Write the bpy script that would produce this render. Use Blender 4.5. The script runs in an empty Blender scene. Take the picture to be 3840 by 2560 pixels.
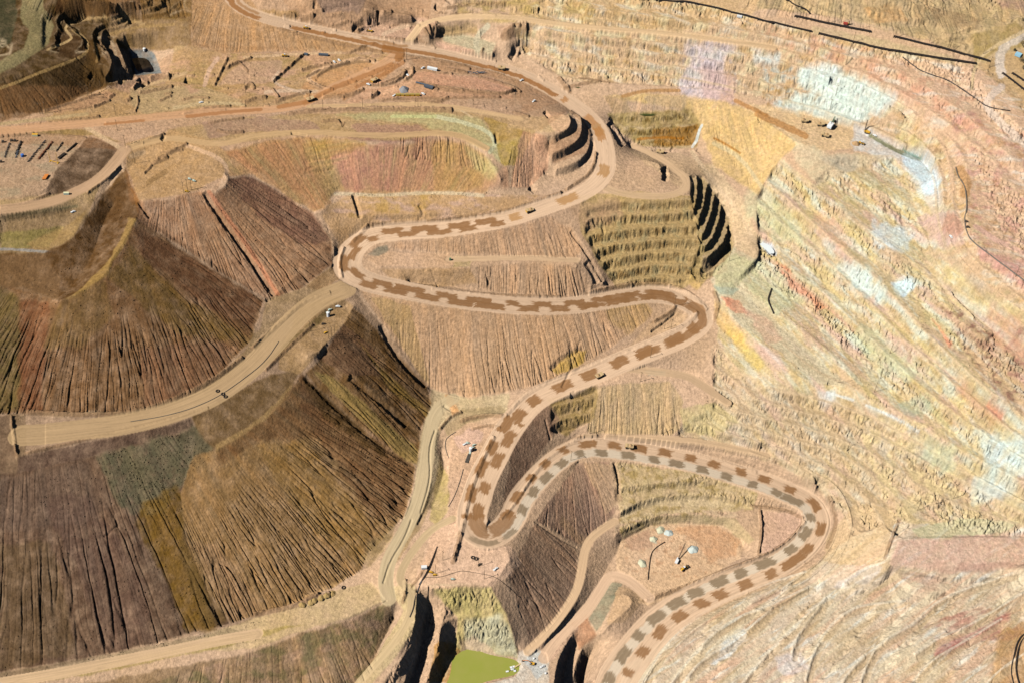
import bpy, bmesh, math, random
import numpy as np
from mathutils import Matrix, Vector
random.seed(7); RNG = np.random.default_rng(7)
SC = bpy.context.scene
COL = SC.collection

# ------------------------------------------------------------------ camera (a helicopter about 1.7 km above the pit)
PITCH, ROLL, LENS = math.radians(47.0), math.radians(4.0), 50.0
F = 2352 * LENS / 36.0
CAM = np.array([0.0, 0.0, 1837.0])
FWD = np.array([0, math.cos(PITCH), -math.sin(PITCH)])
R0 = np.array([1.0, 0, 0]); U0 = np.array([0, math.sin(PITCH), math.cos(PITCH)])
RGT = math.cos(ROLL) * R0 + math.sin(ROLL) * U0
UPV = -math.sin(ROLL) * R0 + math.cos(ROLL) * U0

def proj(x, y, z):
    dx, dy, dz = x - CAM[0], y - CAM[1], z - CAM[2]
    a = dx * RGT[0] + dy * RGT[1] + dz * RGT[2]
    b = dx * UPV[0] + dy * UPV[1] + dz * UPV[2]
    c = dx * FWD[0] + dy * FWD[1] + dz * FWD[2]
    return 1176 + F * a / c, 784 - F * b / c

def unproj(u, v, h):
    """point of the survey sheet (u, v) at height h -> plan position x, y"""
    u = np.asarray(u, float); v = np.asarray(v, float)
    a = (u - 1176) / F; b = (784 - v) / F
    d = [RGT[k] * a + UPV[k] * b + FWD[k] for k in range(3)]
    t = (h - CAM[2]) / d[2]
    return CAM[0] + d[0] * t, CAM[1] + d[1] * t

# ------------------------------------------------------------------ noise
def _hash(ix, iy, seed):
    h = (ix.astype(np.int64) * 374761393 + iy.astype(np.int64) * 668265263 + seed * 1442695041) & 0x7fffffff
    h = ((h ^ (h >> 13)) * 1274126177) & 0x7fffffff
    return (h ^ (h >> 16)) & 0xffff

def perlin(x, y, seed=0):
    x = np.asarray(x, np.float32); y = np.asarray(y, np.float32)
    ix = np.floor(x); iy = np.floor(y); fx = x - ix; fy = y - iy
    ix = ix.astype(np.int64); iy = iy.astype(np.int64)
    def g(a, b, dx, dy):
        t = _hash(a, b, seed).astype(np.float32) * (2 * math.pi / 65536)
        return np.cos(t) * dx + np.sin(t) * dy
    sx = fx * fx * fx * (fx * (fx * 6 - 15) + 10); sy = fy * fy * fy * (fy * (fy * 6 - 15) + 10)
    n0 = g(ix, iy, fx, fy); n1 = g(ix + 1, iy, fx - 1, fy)
    n2 = g(ix, iy + 1, fx, fy - 1); n3 = g(ix + 1, iy + 1, fx - 1, fy - 1)
    a = n0 + sx * (n1 - n0); b = n2 + sx * (n3 - n2)
    return (a + sy * (b - a)) * 1.5

def fbm(x, y, octs=4, seed=0, gain=0.5):
    s = 0; amp = 1; tot = 0
    for o in range(octs):
        s = s + amp * perlin(x * 2 ** o + 13.7 * o, y * 2 ** o - 7.1 * o, seed + o); tot += amp; amp *= gain
    return s / tot

def sstep(a, b, x):
    t = np.clip((x - a) / (b - a), 0, 1); return t * t * (3 - 2 * t)

# ------------------------------------------------------------------ survey lattice of the ground
STEP = float(STEP_OVERRIDE) if 'STEP_OVERRIDE' in globals() else 1.3
H0 = 170.0
A0, A1, B0, B1 = -330.0, 2680.0, -230.0, 1800.0
def axis(lo, hi, a, b):
    """fine between a and b, growing coarser beyond"""
    mid = list(np.arange(a, b, STEP))
    out = []; x = mid[-1]; s = STEP
    while x < hi: s *= 1.06; s = min(s, 9); x += s; out.append(x)
    pre = []; x = a; s = STEP
    while x > lo: s *= 1.06; s = min(s, 9); x -= s; pre.append(x)
    return np.array(pre[::-1] + mid + out)
AU = axis(A0, A1, -40, 2392); BV = axis(B0, B1, -40, 1620)
NA, NB = len(AU), len(BV)
LA, LB = np.meshgrid(AU, BV)                      # [row (v), column (u)]
X, Y = unproj(LA, LB, H0)
def lat(x, y):
    """plan position -> fractional lattice column, row"""
    a, b = proj(np.asarray(x, float), np.asarray(y, float), H0)
    return np.interp(a, AU, np.arange(NA)), np.interp(b, BV, np.arange(NB))

RS = np.zeros((NB, NA), np.float32); RT = np.zeros((NB, NA), np.float32); RI = np.zeros((NB, NA), np.int16); NROAD = 0
FIX = np.zeros((NB, NA), bool); HZ = np.zeros((NB, NA), np.float64)

def dens(pts, step=1.2):
    out = []
    for (p, q) in zip(pts[:-1], pts[1:]):
        n = max(2, int(math.hypot(q[0] - p[0], q[1] - p[1]) / step))
        for k in range(n):
            t = k / n; out.append([p[i] + (q[i] - p[i]) * t for i in range(3)])
    out.append(list(pts[-1])); return np.array(out)

def smooth_pts(pts, it=2):
    """Chaikin corner cutting that keeps the ends"""
    p = np.array(pts, float)
    for _ in range(it):
        q = [p[0]]
        for a, b in zip(p[:-1], p[1:]):
            q.append(a * .75 + b * .25); q.append(a * .25 + b * .75)
        q.append(p[-1]); p = np.array(q)
    return p

def world(pts):
    p = np.array(pts, float); x, y = unproj(p[:, 0], p[:, 1], p[:, 2]); return np.stack([x, y, p[:, 2]], 1)

def c_line(pts, it=1):
    p = dens(smooth_pts(pts, it)); w = world(p)
    c, r = lat(w[:, 0], w[:, 1])
    ci = np.clip(np.round(c).astype(int), 0, NA - 1); ri = np.clip(np.round(r).astype(int), 0, NB - 1)
    FIX[ri, ci] = True; HZ[ri, ci] = w[:, 2]

def window(x0, x1, y0, y1):
    xs = np.array([x0, x1, x0, x1]); ys = np.array([y0, y0, y1, y1]); c, r = lat(xs, ys)
    return max(0, int(r.min()) - 2), min(NB, int(r.max()) + 3), max(0, int(c.min()) - 2), min(NA, int(c.max()) + 3)

def seg_dist(px, py, a, b):
    dx, dy = b[0] - a[0], b[1] - a[1]; L = dx * dx + dy * dy + 1e-9
    t = np.clip(((px - a[0]) * dx + (py - a[1]) * dy) / L, 0, 1)
    return np.hypot(px - a[0] - t * dx, py - a[1] - t * dy), t

ROADCOL = {}
def c_road(pts, hw, it=2, col=None):
    global NROAD
    NROAD += 1; run = 0.0
    if col: ROADCOL[NROAD] = col
    w = world(smooth_pts(pts, it)); BD = np.full((NB, NA), 1e9, np.float32); hwl = hw if isinstance(hw, list) else None
    for i, (a, b) in enumerate(zip(w[:-1], w[1:])):
        L = math.hypot(b[0] - a[0], b[1] - a[1]); run += L
        if hwl: hw = float(np.interp(i / (len(w) - 2), [k[0] for k in hwl], [k[1] for k in hwl]))
        r0, r1, c0, c1 = window(min(a[0], b[0]) - hw, max(a[0], b[0]) + hw, min(a[1], b[1]) - hw, max(a[1], b[1]) + hw)
        if r1 <= r0 or c1 <= c0: continue
        d, t = seg_dist(X[r0:r1, c0:c1], Y[r0:r1, c0:c1], a, b)
        s = BD[r0:r1, c0:c1]; m = (d < hw) & (d < s)
        s[m] = d[m]
        side = np.sign((b[0] - a[0]) * (Y[r0:r1, c0:c1] - a[1]) - (b[1] - a[1]) * (X[r0:r1, c0:c1] - a[0]))
        RS[r0:r1, c0:c1][m] = (run - L + L * t)[m]; RT[r0:r1, c0:c1][m] = (d * side)[m]; RI[r0:r1, c0:c1][m] = NROAD
        HZ[r0:r1, c0:c1][m] = (a[2] + (b[2] - a[2]) * t)[m]; FIX[r0:r1, c0:c1][m] = True

def inpoly(px, py, poly):
    ins = np.zeros(px.shape, bool); n = len(poly); j = n - 1
    for i in range(n):
        xi, yi = poly[i][0], poly[i][1]; xj, yj = poly[j][0], poly[j][1]
        m = ((yi > py) != (yj > py)) & (px < (xj - xi) * (py - yi) / (yj - yi + 1e-12) + xi)
        ins ^= m; j = i
    return ins

def c_pad(pts, h=None):
    p = np.array([q if len(q) == 3 else (q[0], q[1], h) for q in pts], float); w = world(p)
    A = np.c_[w[:, 0] - w[:, 0].mean(), w[:, 1] - w[:, 1].mean(), np.ones(len(w))]
    k, *_ = np.linalg.lstsq(A, w[:, 2], rcond=None)
    r0, r1, c0, c1 = window(w[:, 0].min(), w[:, 0].max(), w[:, 1].min(), w[:, 1].max())
    xs, ys = X[r0:r1, c0:c1], Y[r0:r1, c0:c1]; m = inpoly(xs, ys, w)
    HZ[r0:r1, c0:c1][m] = (k[0] * (xs - w[:, 0].mean()) + k[1] * (ys - w[:, 1].mean()) + k[2])[m]; FIX[r0:r1, c0:c1][m] = True

def solve():
    """stretch a membrane over the surveyed lines, coarse to fine"""
    Z = None
    for s in (64, 32, 16, 8, 4, 2, 1):
        nb, na = -(-NB // s), -(-NA // s)
        if s > 1:
            pr, pc = nb * s - NB, na * s - NA
            f = np.pad(FIX.astype(float), ((0, pr), (0, pc))); h = np.pad(np.where(FIX, HZ, 0), ((0, pr), (0, pc)))
            cnt = f.reshape(nb, s, na, s).sum((1, 3)); sm = h.reshape(nb, s, na, s).sum((1, 3))
            fx = cnt > 0; hv = np.where(fx, sm / np.maximum(cnt, 1), 0)
        else: fx, hv = FIX, HZ
        if Z is None: Z = np.full((nb, na), hv[fx].mean())
        else:
            ri = (np.arange(nb) + .5) / 2 - .5; ci = (np.arange(na) + .5) / 2 - .5
            r0 = np.clip(np.floor(ri).astype(int), 0, Z.shape[0] - 1); r1 = np.clip(r0 + 1, 0, Z.shape[0] - 1); fr = np.clip(ri - r0, 0, 1)[:, None]
            c0 = np.clip(np.floor(ci).astype(int), 0, Z.shape[1] - 1); c1 = np.clip(c0 + 1, 0, Z.shape[1] - 1); fc = np.clip(ci - c0, 0, 1)[None]
            Z = (Z[r0][:, c0] * (1 - fc) + Z[r0][:, c1] * fc) * (1 - fr) + (Z[r1][:, c0] * (1 - fc) + Z[r1][:, c1] * fc) * fr
        wy = .55; Z = np.where(fx, hv, Z)
        for _ in range({64: 600, 32: 400, 16: 250, 8: 160, 4: 90, 2: 40, 1: 16}[s]):
            P = np.pad(Z, 1, mode='edge')
            N = (P[1:-1, :-2] + P[1:-1, 2:] + wy * (P[:-2, 1:-1] + P[2:, 1:-1])) / (2 + 2 * wy)
            Z = np.where(fx, hv, N)
    return Z

def blur(A, n=1):
    for _ in range(n):
        P = np.pad(A, 1, mode='edge'); A = (P[1:-1, :-2] + P[1:-1, 2:] + P[:-2, 1:-1] + P[2:, 1:-1] + 4 * P[1:-1, 1:-1]) / 8
    return A
# ================================================================== RELIEF: surveyed lines (sheet u, sheet v, height in m)
HR = [(1395,1640,10),(1408,1580,15),(1427,1539,20),(1487,1458),(1541,1409),(1622,1364),(1711,1328),(1776,1302,47),(1815,1280),(1850,1250),(1878,1208),(1872,1172,59),
 (1851,1150),(1805,1129),(1750,1106),(1672,1084),(1594,1061),(1510,1045),(1424,1032),(1351,1026,92),(1310,1035),(1268,1064),(1229,1103),(1193,1150),(1178,1190),(1150,1222),
 (1116,1234,110),(1088,1215),(1083,1180),(1092,1150),(1108,1097),(1134,1048),(1155,1006),(1180,970,130),(1213,930),(1250,905),(1294,887),(1367,857),(1424,832),(1484,807),(1549,782,162),
 (1594,758),(1614,732),(1601,708,170),(1573,693),(1536,680),(1489,675,177),(1427,685),(1359,696),(1294,704),(1216,704),(1164,701,202),(1077,693),(999,680),(920,665),(855,652),(812,634),
 (796,612,232),(800,590),(813,568),(840,547,238),(876,538),(946,532),(1025,528),(1103,516),(1164,506,262),(1229,485),(1281,467),(1325,451),(1362,430),(1386,404,282),(1393,378),(1390,336,288),
 (1377,297),(1351,266),(1320,242),(1289,221,300),(1250,198),(1203,174),(1164,161),(1129,152),(1051,133),(973,117),(894,107,326),(816,89),(738,73),(660,57),(586,36),(542,13,350),(522,-25),(512,-80,358)]
def fill_h(pts):
    pts = [list(p) for p in pts]; d = [0]
    for a, b in zip(pts[:-1], pts[1:]): d.append(d[-1] + math.hypot(b[0] - a[0], b[1] - a[1]))
    ks = [i for i, p in enumerate(pts) if len(p) == 3]
    hs = np.interp(d, [d[i] for i in ks], [pts[i][2] for i in ks])
    return [(p[0], p[1], float(h)) for p, h in zip(pts, hs)]
HR = fill_h(HR)
NH = len(HR) - 1
HRW = [(0, 29), (4 / NH, 28), (7 / NH, 22), (10 / NH, 22), (19 / NH, 20), (24 / NH, 21), (27 / NH, 23), (32 / NH, 23), (36 / NH, 20), (39 / NH, 22), (43 / NH, 20), (52 / NH, 19), (57 / NH, 24), (61 / NH, 19), (66 / NH, 17), (72 / NH, 17), (1, 14)]
T_ROAD = [(-200,318,338),(0,301,334),(100,293,333),(260,279,332),(443,260,330),(612,253,327),(660,248,326),(712,234,326),(764,200,325),(868,156,325),(915,122,325)]
BR = [(1300,224,299),(1350,214,300),(1425,206,301),(1500,206,302),(1580,212,303),(1660,227,305),(1740,262,307),(1800,295,309),(1850,315,310)]
RL = [(1375,425,280),(1424,446,278),(1502,452,276),(1549,448,274),(1577,433,273),(1577,409,271),(1549,389,268),(1536,375,265),(1476,343,259),(1456,337,257)]
QR = [(1440,846,151),(1529,855,147),(1581,863,143),(1620,889,138),(1672,923,130)]
R1 = [(286,345,327),(262,378,325),(225,415,322),(182,437,320),(130,462,320),(60,475,321),(0,482,322),(-150,490,322)]
U_ROAD = [(286,343,326),(340,328,328),(391,315,328),(495,333,328),(545,325,328),(582,311,328),(712,302,328),(816,310,327),(900,312,326),(1009,305,325),(1064,312,324),(1116,340,321)]
V_ROAD = [(712,246,326),(842,242,326),(973,242,326),(1038,245,326),(1110,258,325),(1194,273,325)]
W_ROAD = [(930,105,327),(950,80,334),(967,55,342),(1038,40,350),(1103,37,355),(1164,39,360),(1346,62,368),(1529,75,373),(1776,109,375)]
PATH = [(1411,1197,50),(1370,1222,50),(1344,1252,49),(1336,1310,44),(1325,1357,38),(1289,1414,31),(1263,1445,26),(1213,1495,17)]
RAMP = [(1490,1372,33),(1450,1335,32),(1420,1322,31),(1398,1322,30),(1374,1362,27),(1346,1404,23),(1305,1440,19),(1268,1480,16),(1250,1510,15)]
BED = [(1040,915,121),(1000,940,120),(985,1000,117),(980,1060,112),(968,1130,104),(945,1190,96),(912,1250,91),(893,1285,88),(884,1330,84),(893,1375,80)]
CH_ROAD = [(1040,1190,104),(985,1216,96),(930,1290,90),(915,1330,88),(935,1350,90),(948,1375,88),(940,1424,76),(894,1490,60),(842,1545,46),(790,1610,32)]
PADA = [(790,665,231),(728,690,227),(668,740,223),(620,800,216),(575,846,211),(500,905,206),(430,935,202),(360,958,199),(280,975,196),(200,985,193),(110,995,190),(50,1000,188)]

# --- outer country
for p in ([(-330,-200,400),(300,-200,400),(700,-200,380),(1200,-200,410),(1800,-200,430),(2680,-200,440)], [(2680,-200,440),(2680,300,435),(2680,700,430),(2680,1200,300),(2680,1700,200)],
          [(-330,1790,5),(400,1790,0),(1000,1790,0),(1400,1790,-10),(1700,1790,80),(2680,1790,200)], [(-330,-200,400),(-330,200,370),(-330,600,290),(-330,950,200),(-330,1100,165),(-330,1560,35),(-330,1790,5)]):
    c_line(p)
# --- pit wall, one line per bench crest
K = {401:[(1300,-50),(1500,2),(1640,17),(1739,47),(1864,75),(2026,115),(2242,148),(2300,180),(2352,235),(2450,340),(2600,500)],
 388:[(1350,20),(1530,42),(1739,78),(1948,128),(2078,169),(2182,234),(2286,325),(2360,400),(2480,520)],
 375:[(1739,104),(1922,146),(2013,182),(2130,247),(2273,359),(2330,430),(2420,530),(2560,680)],
 362:[(1250,68),(1346,86),(1529,100),(1739,133),(1857,159),(1961,208),(2117,271),(2180,310),(2216,370),(2223,425),(2218,508),(2236,558),(2351,649),(2500,760)],
 349:[(1240,86),(1346,104),(1520,124),(1739,159),(1870,187),(2000,227),(2100,282),(2165,330),(2190,400),(2185,500),(2215,580),(2352,692),(2500,810)],
 336:[(1230,106),(1340,126),(1520,148),(1739,187),(1864,219),(1960,246),(2060,290),(2140,345),(2168,420),(2165,510),(2200,600),(2330,705),(2450,800)],
 323:[(1260,136),(1340,150),(1520,172),(1640,192),(1739,216),(1870,247),(1937,272),(2030,305),(2120,355),(2150,420),(2150,500),(2185,605),(2310,715),(2430,820)],
 286:[(1790,372),(1818,394),(1864,430),(1948,495),(2026,563),(2130,628),(2234,722),(2312,790),(2420,890)],
 262:[(1765,420),(1818,470),(1885,526),(1948,584),(2031,655),(2104,740),(2200,835),(2352,960),(2450,1040)],
 238:[(1739,461),(1818,532),(1870,573),(1920,620),(2000,700),(2110,810),(2220,905),(2352,1010),(2450,1090)],
 209:[(1760,590),(1818,635),(1875,677),(1922,716),(1990,784),(2080,870),(2200,970),(2352,1065),(2500,1150)],
 188:[(1800,790),(1870,850),(1935,878),(2010,920),(2110,980),(2210,1040),(2352,1112),(2500,1190)],
 166:[(1760,888),(1896,918),(2000,955),(2104,1012),(2205,1078),(2352,1155)],
 150:[(1739,920),(1974,982),(2120,1058),(2220,1110),(2352,1182)],
 136:[(1690,945),(1818,975),(1948,1012),(2065,1082),(2150,1142),(2352,1208)],
 122:[(1670,968),(1800,1005),(1930,1040),(2030,1110),(2070,1160)],
 107:[(1645,990),(1780,1028),(1890,1068),(1990,1140),(2030,1200)],
 92:[(1620,1012),(1763,1043),(1860,1088),(1930,1160),(1960,1220)]}
for h, l in K.items(): c_line([(u, v, h) for u, v in l])
c_line([(1900,1140,74),(1925,1195,72),(1905,1260,66),(1840,1310,58)])
# far ground past the conveyor line
for l in ([(1760,20,412),(1900,35,415),(2060,70,418),(2150,100,415),(2240,130,408)], [(1900,-30,440),(2100,10,436),(2200,30,430),(2260,45,428)], [(2180,75,432),(2250,50,440),(2352,40,445)], [(2215,100,420),(2232,150,402)],
          [(2352,110,420),(2290,130,412),(2262,165,404),(2290,220,404),(2352,285,404)]): c_line(l)
c_pad([(1739,250),(1844,262),(1896,275),(1968,301),(2026,327),(2110,360),(2140,395),(2130,420),(2100,405),(2052,362),(1960,350),(1870,343),(1818,322),(1739,273)], 310)
c_line([(2030,375,306),(2060,430,302),(2090,480,298),(2125,548,297),(2150,625,297),(2270,752,298)])
c_line([(1740,280,303),(1800,325,302),(1850,350,305),(1930,370,304)])
c_pad([(1660,680,186),(1690,660,186),(1760,720,185),(1860,815,184),(1935,872,183),(1900,880,182),(1840,870,182),(1760,800,183),(1690,740,184)])
c_line([(1640,785,166),(1690,850,159),(1740,915,152)])
c_line([(1650,742,171),(1700,800,168),(1740,850,167),(1765,880,167)])
# pink haul strip and the lower right benches
c_pad([(2072,1235,126),(2352,1232,126),(2480,1235,128),(2480,1300,124),(2352,1296,122),(2040,1300,118)])
for l in ([(1470,1620,40),(1500,1540,42),(1570,1465,46),(1700,1385,54),(1830,1335,58)], [(1640,1600,62),(1700,1500,62),(1820,1415,66),(1960,1370,74),(2040,1330,86)], [(1850,1600,84),(1930,1490,84),(2030,1425,90),(2130,1390,98),(2300,1330,112)],
          [(2000,1600,104),(2060,1500,104),(2180,1445,110),(2352,1355,126)], [(2180,1610,124),(2250,1520,126),(2352,1430,140),(2480,1370,150)], [(2352,1600,150),(2480,1500,168)]): c_line(l)
# --- shovel floor, benches above it
c_pad([(1490,1376),(1424,1314),(1414,1279),(1424,1243),(1490,1207),(1555,1201),(1659,1206),(1700,1232),(1712,1268),(1659,1302),(1555,1365)], 33)
c_pad([(1747,1174),(1836,1180),(1838,1214),(1792,1255),(1752,1270)], 50)
for l in ([(1414,1225,48),(1490,1186,49),(1581,1178,49),(1659,1183,49),(1705,1206,48),(1735,1245,47)], [(1415,1192,51),(1490,1162,51),(1607,1151,51),(1711,1165,51)], [(1424,1174,63),(1490,1142,63),(1607,1131,63),(1711,1146,62)],
          [(1420,1140,66),(1510,1128,65),(1633,1117,64),(1720,1132,63)], [(1430,1116,77),(1510,1108,77),(1633,1098,75),(1715,1118,71)]): c_line(l)
c_line([(1400,1372,36),(1440,1362,40),(1455,1385,42),(1420,1415,40),(1392,1440,36)])
# --- slot right of the ramp, pond
c_road(RAMP, 9, 2, (232,192,150))
for l in ([(1318,1452,17),(1292,1490,15),(1276,1530,14),(1270,1600,13)], [(1322,1478,-2),(1304,1510,-12),(1296,1560,-22),(1290,1620,-26)], [(1336,1490,0),(1322,1520,-10),(1314,1570,-18)], [(1362,1492,-10),(1348,1520,-28),(1336,1580,-40)], [(1385,1480,12),(1372,1525,0),(1362,1590,-8)],
          [(1345,1440,22),(1365,1460,20),(1390,1455,24)]): c_line(l)
c_pad([(1190,1497),(1232,1492),(1255,1500),(1262,1530),(1258,1600),(1150,1620),(1040,1620),(1100,1572),(1185,1552),(1200,1532)], 14)
POND = [(1048,1507),(1058,1498),(1072,1492),(1100,1498),(1129,1505),(1178,1515),(1192,1526),(1191,1540),(1180,1548),(1140,1557),(1103,1567),(1060,1578),(1045,1590),(1030,1590),(1042,1550)]
c_pad(POND, 10)
# --- gullies and ridges left of the pond
c_pad([(985,1290,101),(1030,1262,105),(1060,1245,106),(1100,1262,106),(1165,1262,106),(1172,1285,105),(1150,1318,103),(1120,1340,102),(1064,1342,100),(985,1352,97),(965,1325,97)])
for l in ([(957,1358,94),(955,1395,86),(952,1440,74),(930,1490,62),(905,1545,50),(880,1600,40)], [(985,1362,80),(985,1400,52),(978,1450,34),(966,1510,20),(950,1580,8)], [(1025,1388,74),(1012,1440,56),(1005,1490,42),(985,1545,30),(965,1610,20)],
          [(1052,1436,44),(1038,1475,18),(1022,1530,10),(1000,1600,4)], [(1060,1400,66),(1066,1440,46),(1070,1480,16)], [(1126,1350,98),(1150,1390,78),(1168,1424,60),(1180,1460,40),(1190,1488,17)], [(1100,1400,66),(1110,1450,38),(1115,1492,15)]): c_line(l)
c_road(PATH, 7)
c_line([(1432,1250,34),(1402,1290,31),(1378,1335,28),(1352,1380,25),(1318,1418,21),(1282,1450,18)])
# --- central wedge: dump face under the lower hairpin
c_line([(1175,1262,105),(1183,1300,98),(1160,1330,98)])
c_line([(1226,1200,102),(1262,1150,98),(1300,1100,92),(1330,1060,90)])
# --- drainage bed and station pads left of the lower hairpin
c_road(BED, 11, 2, (210,184,138)); 
c_pad([(1046,1000,113),(1077,980,115),(1135,985,117),(1110,1040,113),(1088,1085,110),(1068,1150,107),(1050,1200,105),(1030,1190,104),(1028,1120,107),(1032,1060,110)])
c_road(CH_ROAD, 6, 2, (208,178,130))
c_line([(1012,995,114),(1003,1035,111),(1012,1066,107),(1000,1110,102),(985,1155,97),(960,1205,92)]); c_line([(1020,1010,110),(1013,1040,106),(1022,1070,102),(1008,1130,98),(992,1165,93)])
c_pad([(1010,905,121),(1100,925,123),(1170,930,127),(1150,948,126),(1060,945,121),(1020,960,119)])
# --- slope S1 toe
c_line([(985,892,123),(1025,904,122),(1077,916,124),(1140,908,128),(1194,898,135),(1268,874,142),(1346,834,149),(1398,806,153),(1470,772,160),(1540,740,164),(1570,722,167)])
# --- block under the side road, bench road below
c_road(QR, 8)
c_line([(1370,884,146),(1440,876,147),(1545,872,144),(1600,905,136),(1650,940,124)])
c_line([(1345,996,101),(1430,1000,99),(1542,1000,98),(1580,985,101),(1620,1000,97)]); c_road([(1345,1003,99),(1430,1006,97),(1542,1007,96),(1620,1013,94),(1763,1045,90)], 6)
# --- inside the long hairpin
c_pad([(842,594,234),(866,582,234),(894,574,234),(1025,584,233),(1040,600,232),(1025,612,232),(868,611,233)])
c_road([(1030,596,232),(1103,595,232),(1164,592,232),(1260,594,231),(1325,598,228)], 6)
c_line([(880,622,228),(960,620,230),(1040,622,231),(1100,608,231),(1200,604,230),(1325,610,227)])
c_line([(940,650,212),(1020,656,209),(1070,664,207),(1100,668,206),(1164,676,203),(1240,682,199),(1320,682,193)])
c_line([(1310,521,257),(1340,570,238),(1362,610,219),(1385,650,198)])
c_line([(1348,604,226),(1362,640,206),(1355,668,194)])
# --- promontory wall
c_line([(1330,468,272),(1380,460,274),(1430,461,275),(1500,464,274),(1560,461,272),(1591,459,271)])
c_line([(1395,655,186),(1450,657,184),(1520,655,182),(1570,656,180),(1605,640,186)])
c_line([(1590,405,272),(1592,450,270),(1596,490,258),(1608,525,243),(1617,560,229),(1607,600,208),(1600,630,192)])
c_line([(1612,412,259),(1642,445,236),(1668,490,215),(1676,530,207),(1678,556,204),(1662,598,199),(1630,636,192),(1608,652,187)])
c_line([(1630,380,256),(1680,440,241),(1700,500,219),(1725,560,207),(1745,590,204)]); c_line([(1690,560,206),(1675,610,198),(1650,650,190)])
c_pad([(1738,560),(1752,553),(1775,568),(1782,585),(1765,586)], 205)
c_road(RL, 8)
c_pad([(1440,380),(1480,368),(1512,375),(1522,395),(1500,408),(1462,408),(1440,398)], 281)
# --- inner pit benches east of the road
for l in ([(1404,262,289),(1440,268,288),(1502,268,288),(1560,262,288),(1583,255,288)], [(1408,282,277),(1450,290,276),(1502,291,276),(1560,287,276),(1592,281,277)], [(1430,302,275),(1480,300,275),(1529,298,275),(1607,290,275)], [(1445,320,264),(1490,321,264),(1529,320,263),(1592,314,263)],
          [(1452,328,260),(1510,332,262),(1590,330,261)], [(1500,352,256),(1560,350,257),(1600,352,257),(1640,375,256)], [(1405,285,288),(1412,305,286),(1425,330,282)], [(1418,290,276),(1428,308,272),(1440,330,266)], [(1620,300,280),(1660,340,268),(1700,385,258),(1730,430,248)]): c_line(l)
# --- bowl
for l in ([(495,346,326),(560,336,326),(616,318,326),(712,311,326),(800,322,326),(841,334,326),(900,334,325),(1000,317,324),(1064,324,322),(1112,350,318),(1135,385,308),(1150,410,298)],
          [(722,488,268),(738,486,270),(751,472,272),(769,443,274),(803,443,275),(868,448,274),(960,442,274),(1051,442,275),(1103,448,274),(1194,460,271),(1240,448,272)],
          [(521,402,317),(582,406,303),(660,453,281),(717,490,265),(759,534,249)], [(800,490,261),(900,494,261),(1000,490,263),(1100,480,265),(1200,468,268)],
          [(1216,300,324),(1180,330,320),(1165,380,306),(1170,430,284)], [(1230,325,318),(1225,360,300),(1225,400,283),(1215,430,274)]): c_line(l)
# --- plateau and the black cliffs
c_pad([(1164,268),(1255,275),(1294,262),(1308,275),(1303,292),(1276,303),(1216,299),(1170,290)], 325)
for l in ([(1306,262,325),(1312,280,325),(1304,298,325),(1276,308,325),(1240,312,323)], [(1312,262,313),(1318,282,312),(1312,306,312),(1280,326,311)], [(1330,262,311),(1338,290,310),(1330,322,310),(1300,340,310),(1268,352,309)], [(1336,264,299),(1344,292,297),(1338,328,296),(1306,356,295),(1272,372,294)],
          [(1352,300,296),(1356,330,294),(1344,358,293),(1312,378,292),(1278,388,290)], [(1362,330,286),(1352,364,281),(1322,396,279),(1280,408,276),(1250,400,278)], [(1262,330,309),(1256,368,296),(1245,405,279)]): c_line(l)
for l in ([(600,275,328),(700,270,328),(800,268,328),(900,268,328),(1000,270,327),(1100,280,325)], [(800,225,325),(900,225,325),(1000,225,325),(1100,225,323),(1180,205,315)], [(940,150,324),(1000,165,322),(1080,180,318),(1160,200,312)], [(600,220,322),(500,240,326),(400,240,326),(300,225,322),(240,225,323)],
          [(440,190,316),(520,190,318),(600,170,320),(700,160,321),(800,150,322),(880,130,324)], [(400,290,331),(320,310,329),(230,312,330)]): c_line(l)
c_road(U_ROAD, 7, 2, (212,172,120)); c_road(V_ROAD, 6, 2, (220,180,128))
# --- slope under the top of the haul road
c_line([(440,60,345),(443,95,331),(508,122,325),(600,118,322),(700,117,322),(800,123,323),(880,120,325)])
c_line([(500,-30,352),(440,10,352),(420,60,345)])
# --- top left hills, lined basin
for l in ([(0,177,372),(60,165,370),(130,150,366),(182,132,362),(205,110,362)], [(0,277,337),(117,254,334),(160,230,330),(208,208,325),(250,200,321)], [(222,100,359),(240,118,358),(256,145,354),(240,176,351)], [(236,96,346),(262,118,340),(276,150,336),(268,182,330)], [(262,92,338),(275,118,337),(290,150,334),(299,172,328)], [(286,112,315),(297,140,314),(308,174,314)],
          [(247,83,337),(312,78,338),(380,72,338),(395,80,336)], [(290,106,315),(330,108,315),(365,109,315),(385,140,316),(395,190,316),(330,195,315)], [(156,57,352),(195,44,350),(250,42,348),(312,47,346),(370,62,342)], [(78,-20,385),(70,40,382),(65,65,381),(95,85,379),(88,110,377),(40,140,378),(0,158,378),(-120,190,376)],
          [(120,60,374),(150,90,368),(190,90,366)], [(120,-20,402),(200,-5,396),(300,5,380),(380,10,362)], [(0,20,386),(30,60,384),(20,110,382)]): c_line(l)
c_pad([(301,130),(312,124),(338,124),(350,131),(361,164),(314,167)], 304); BASIN = [(297,120),(316,117),(336,117),(352,124),(360,140),(368,168),(310,172)]
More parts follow.
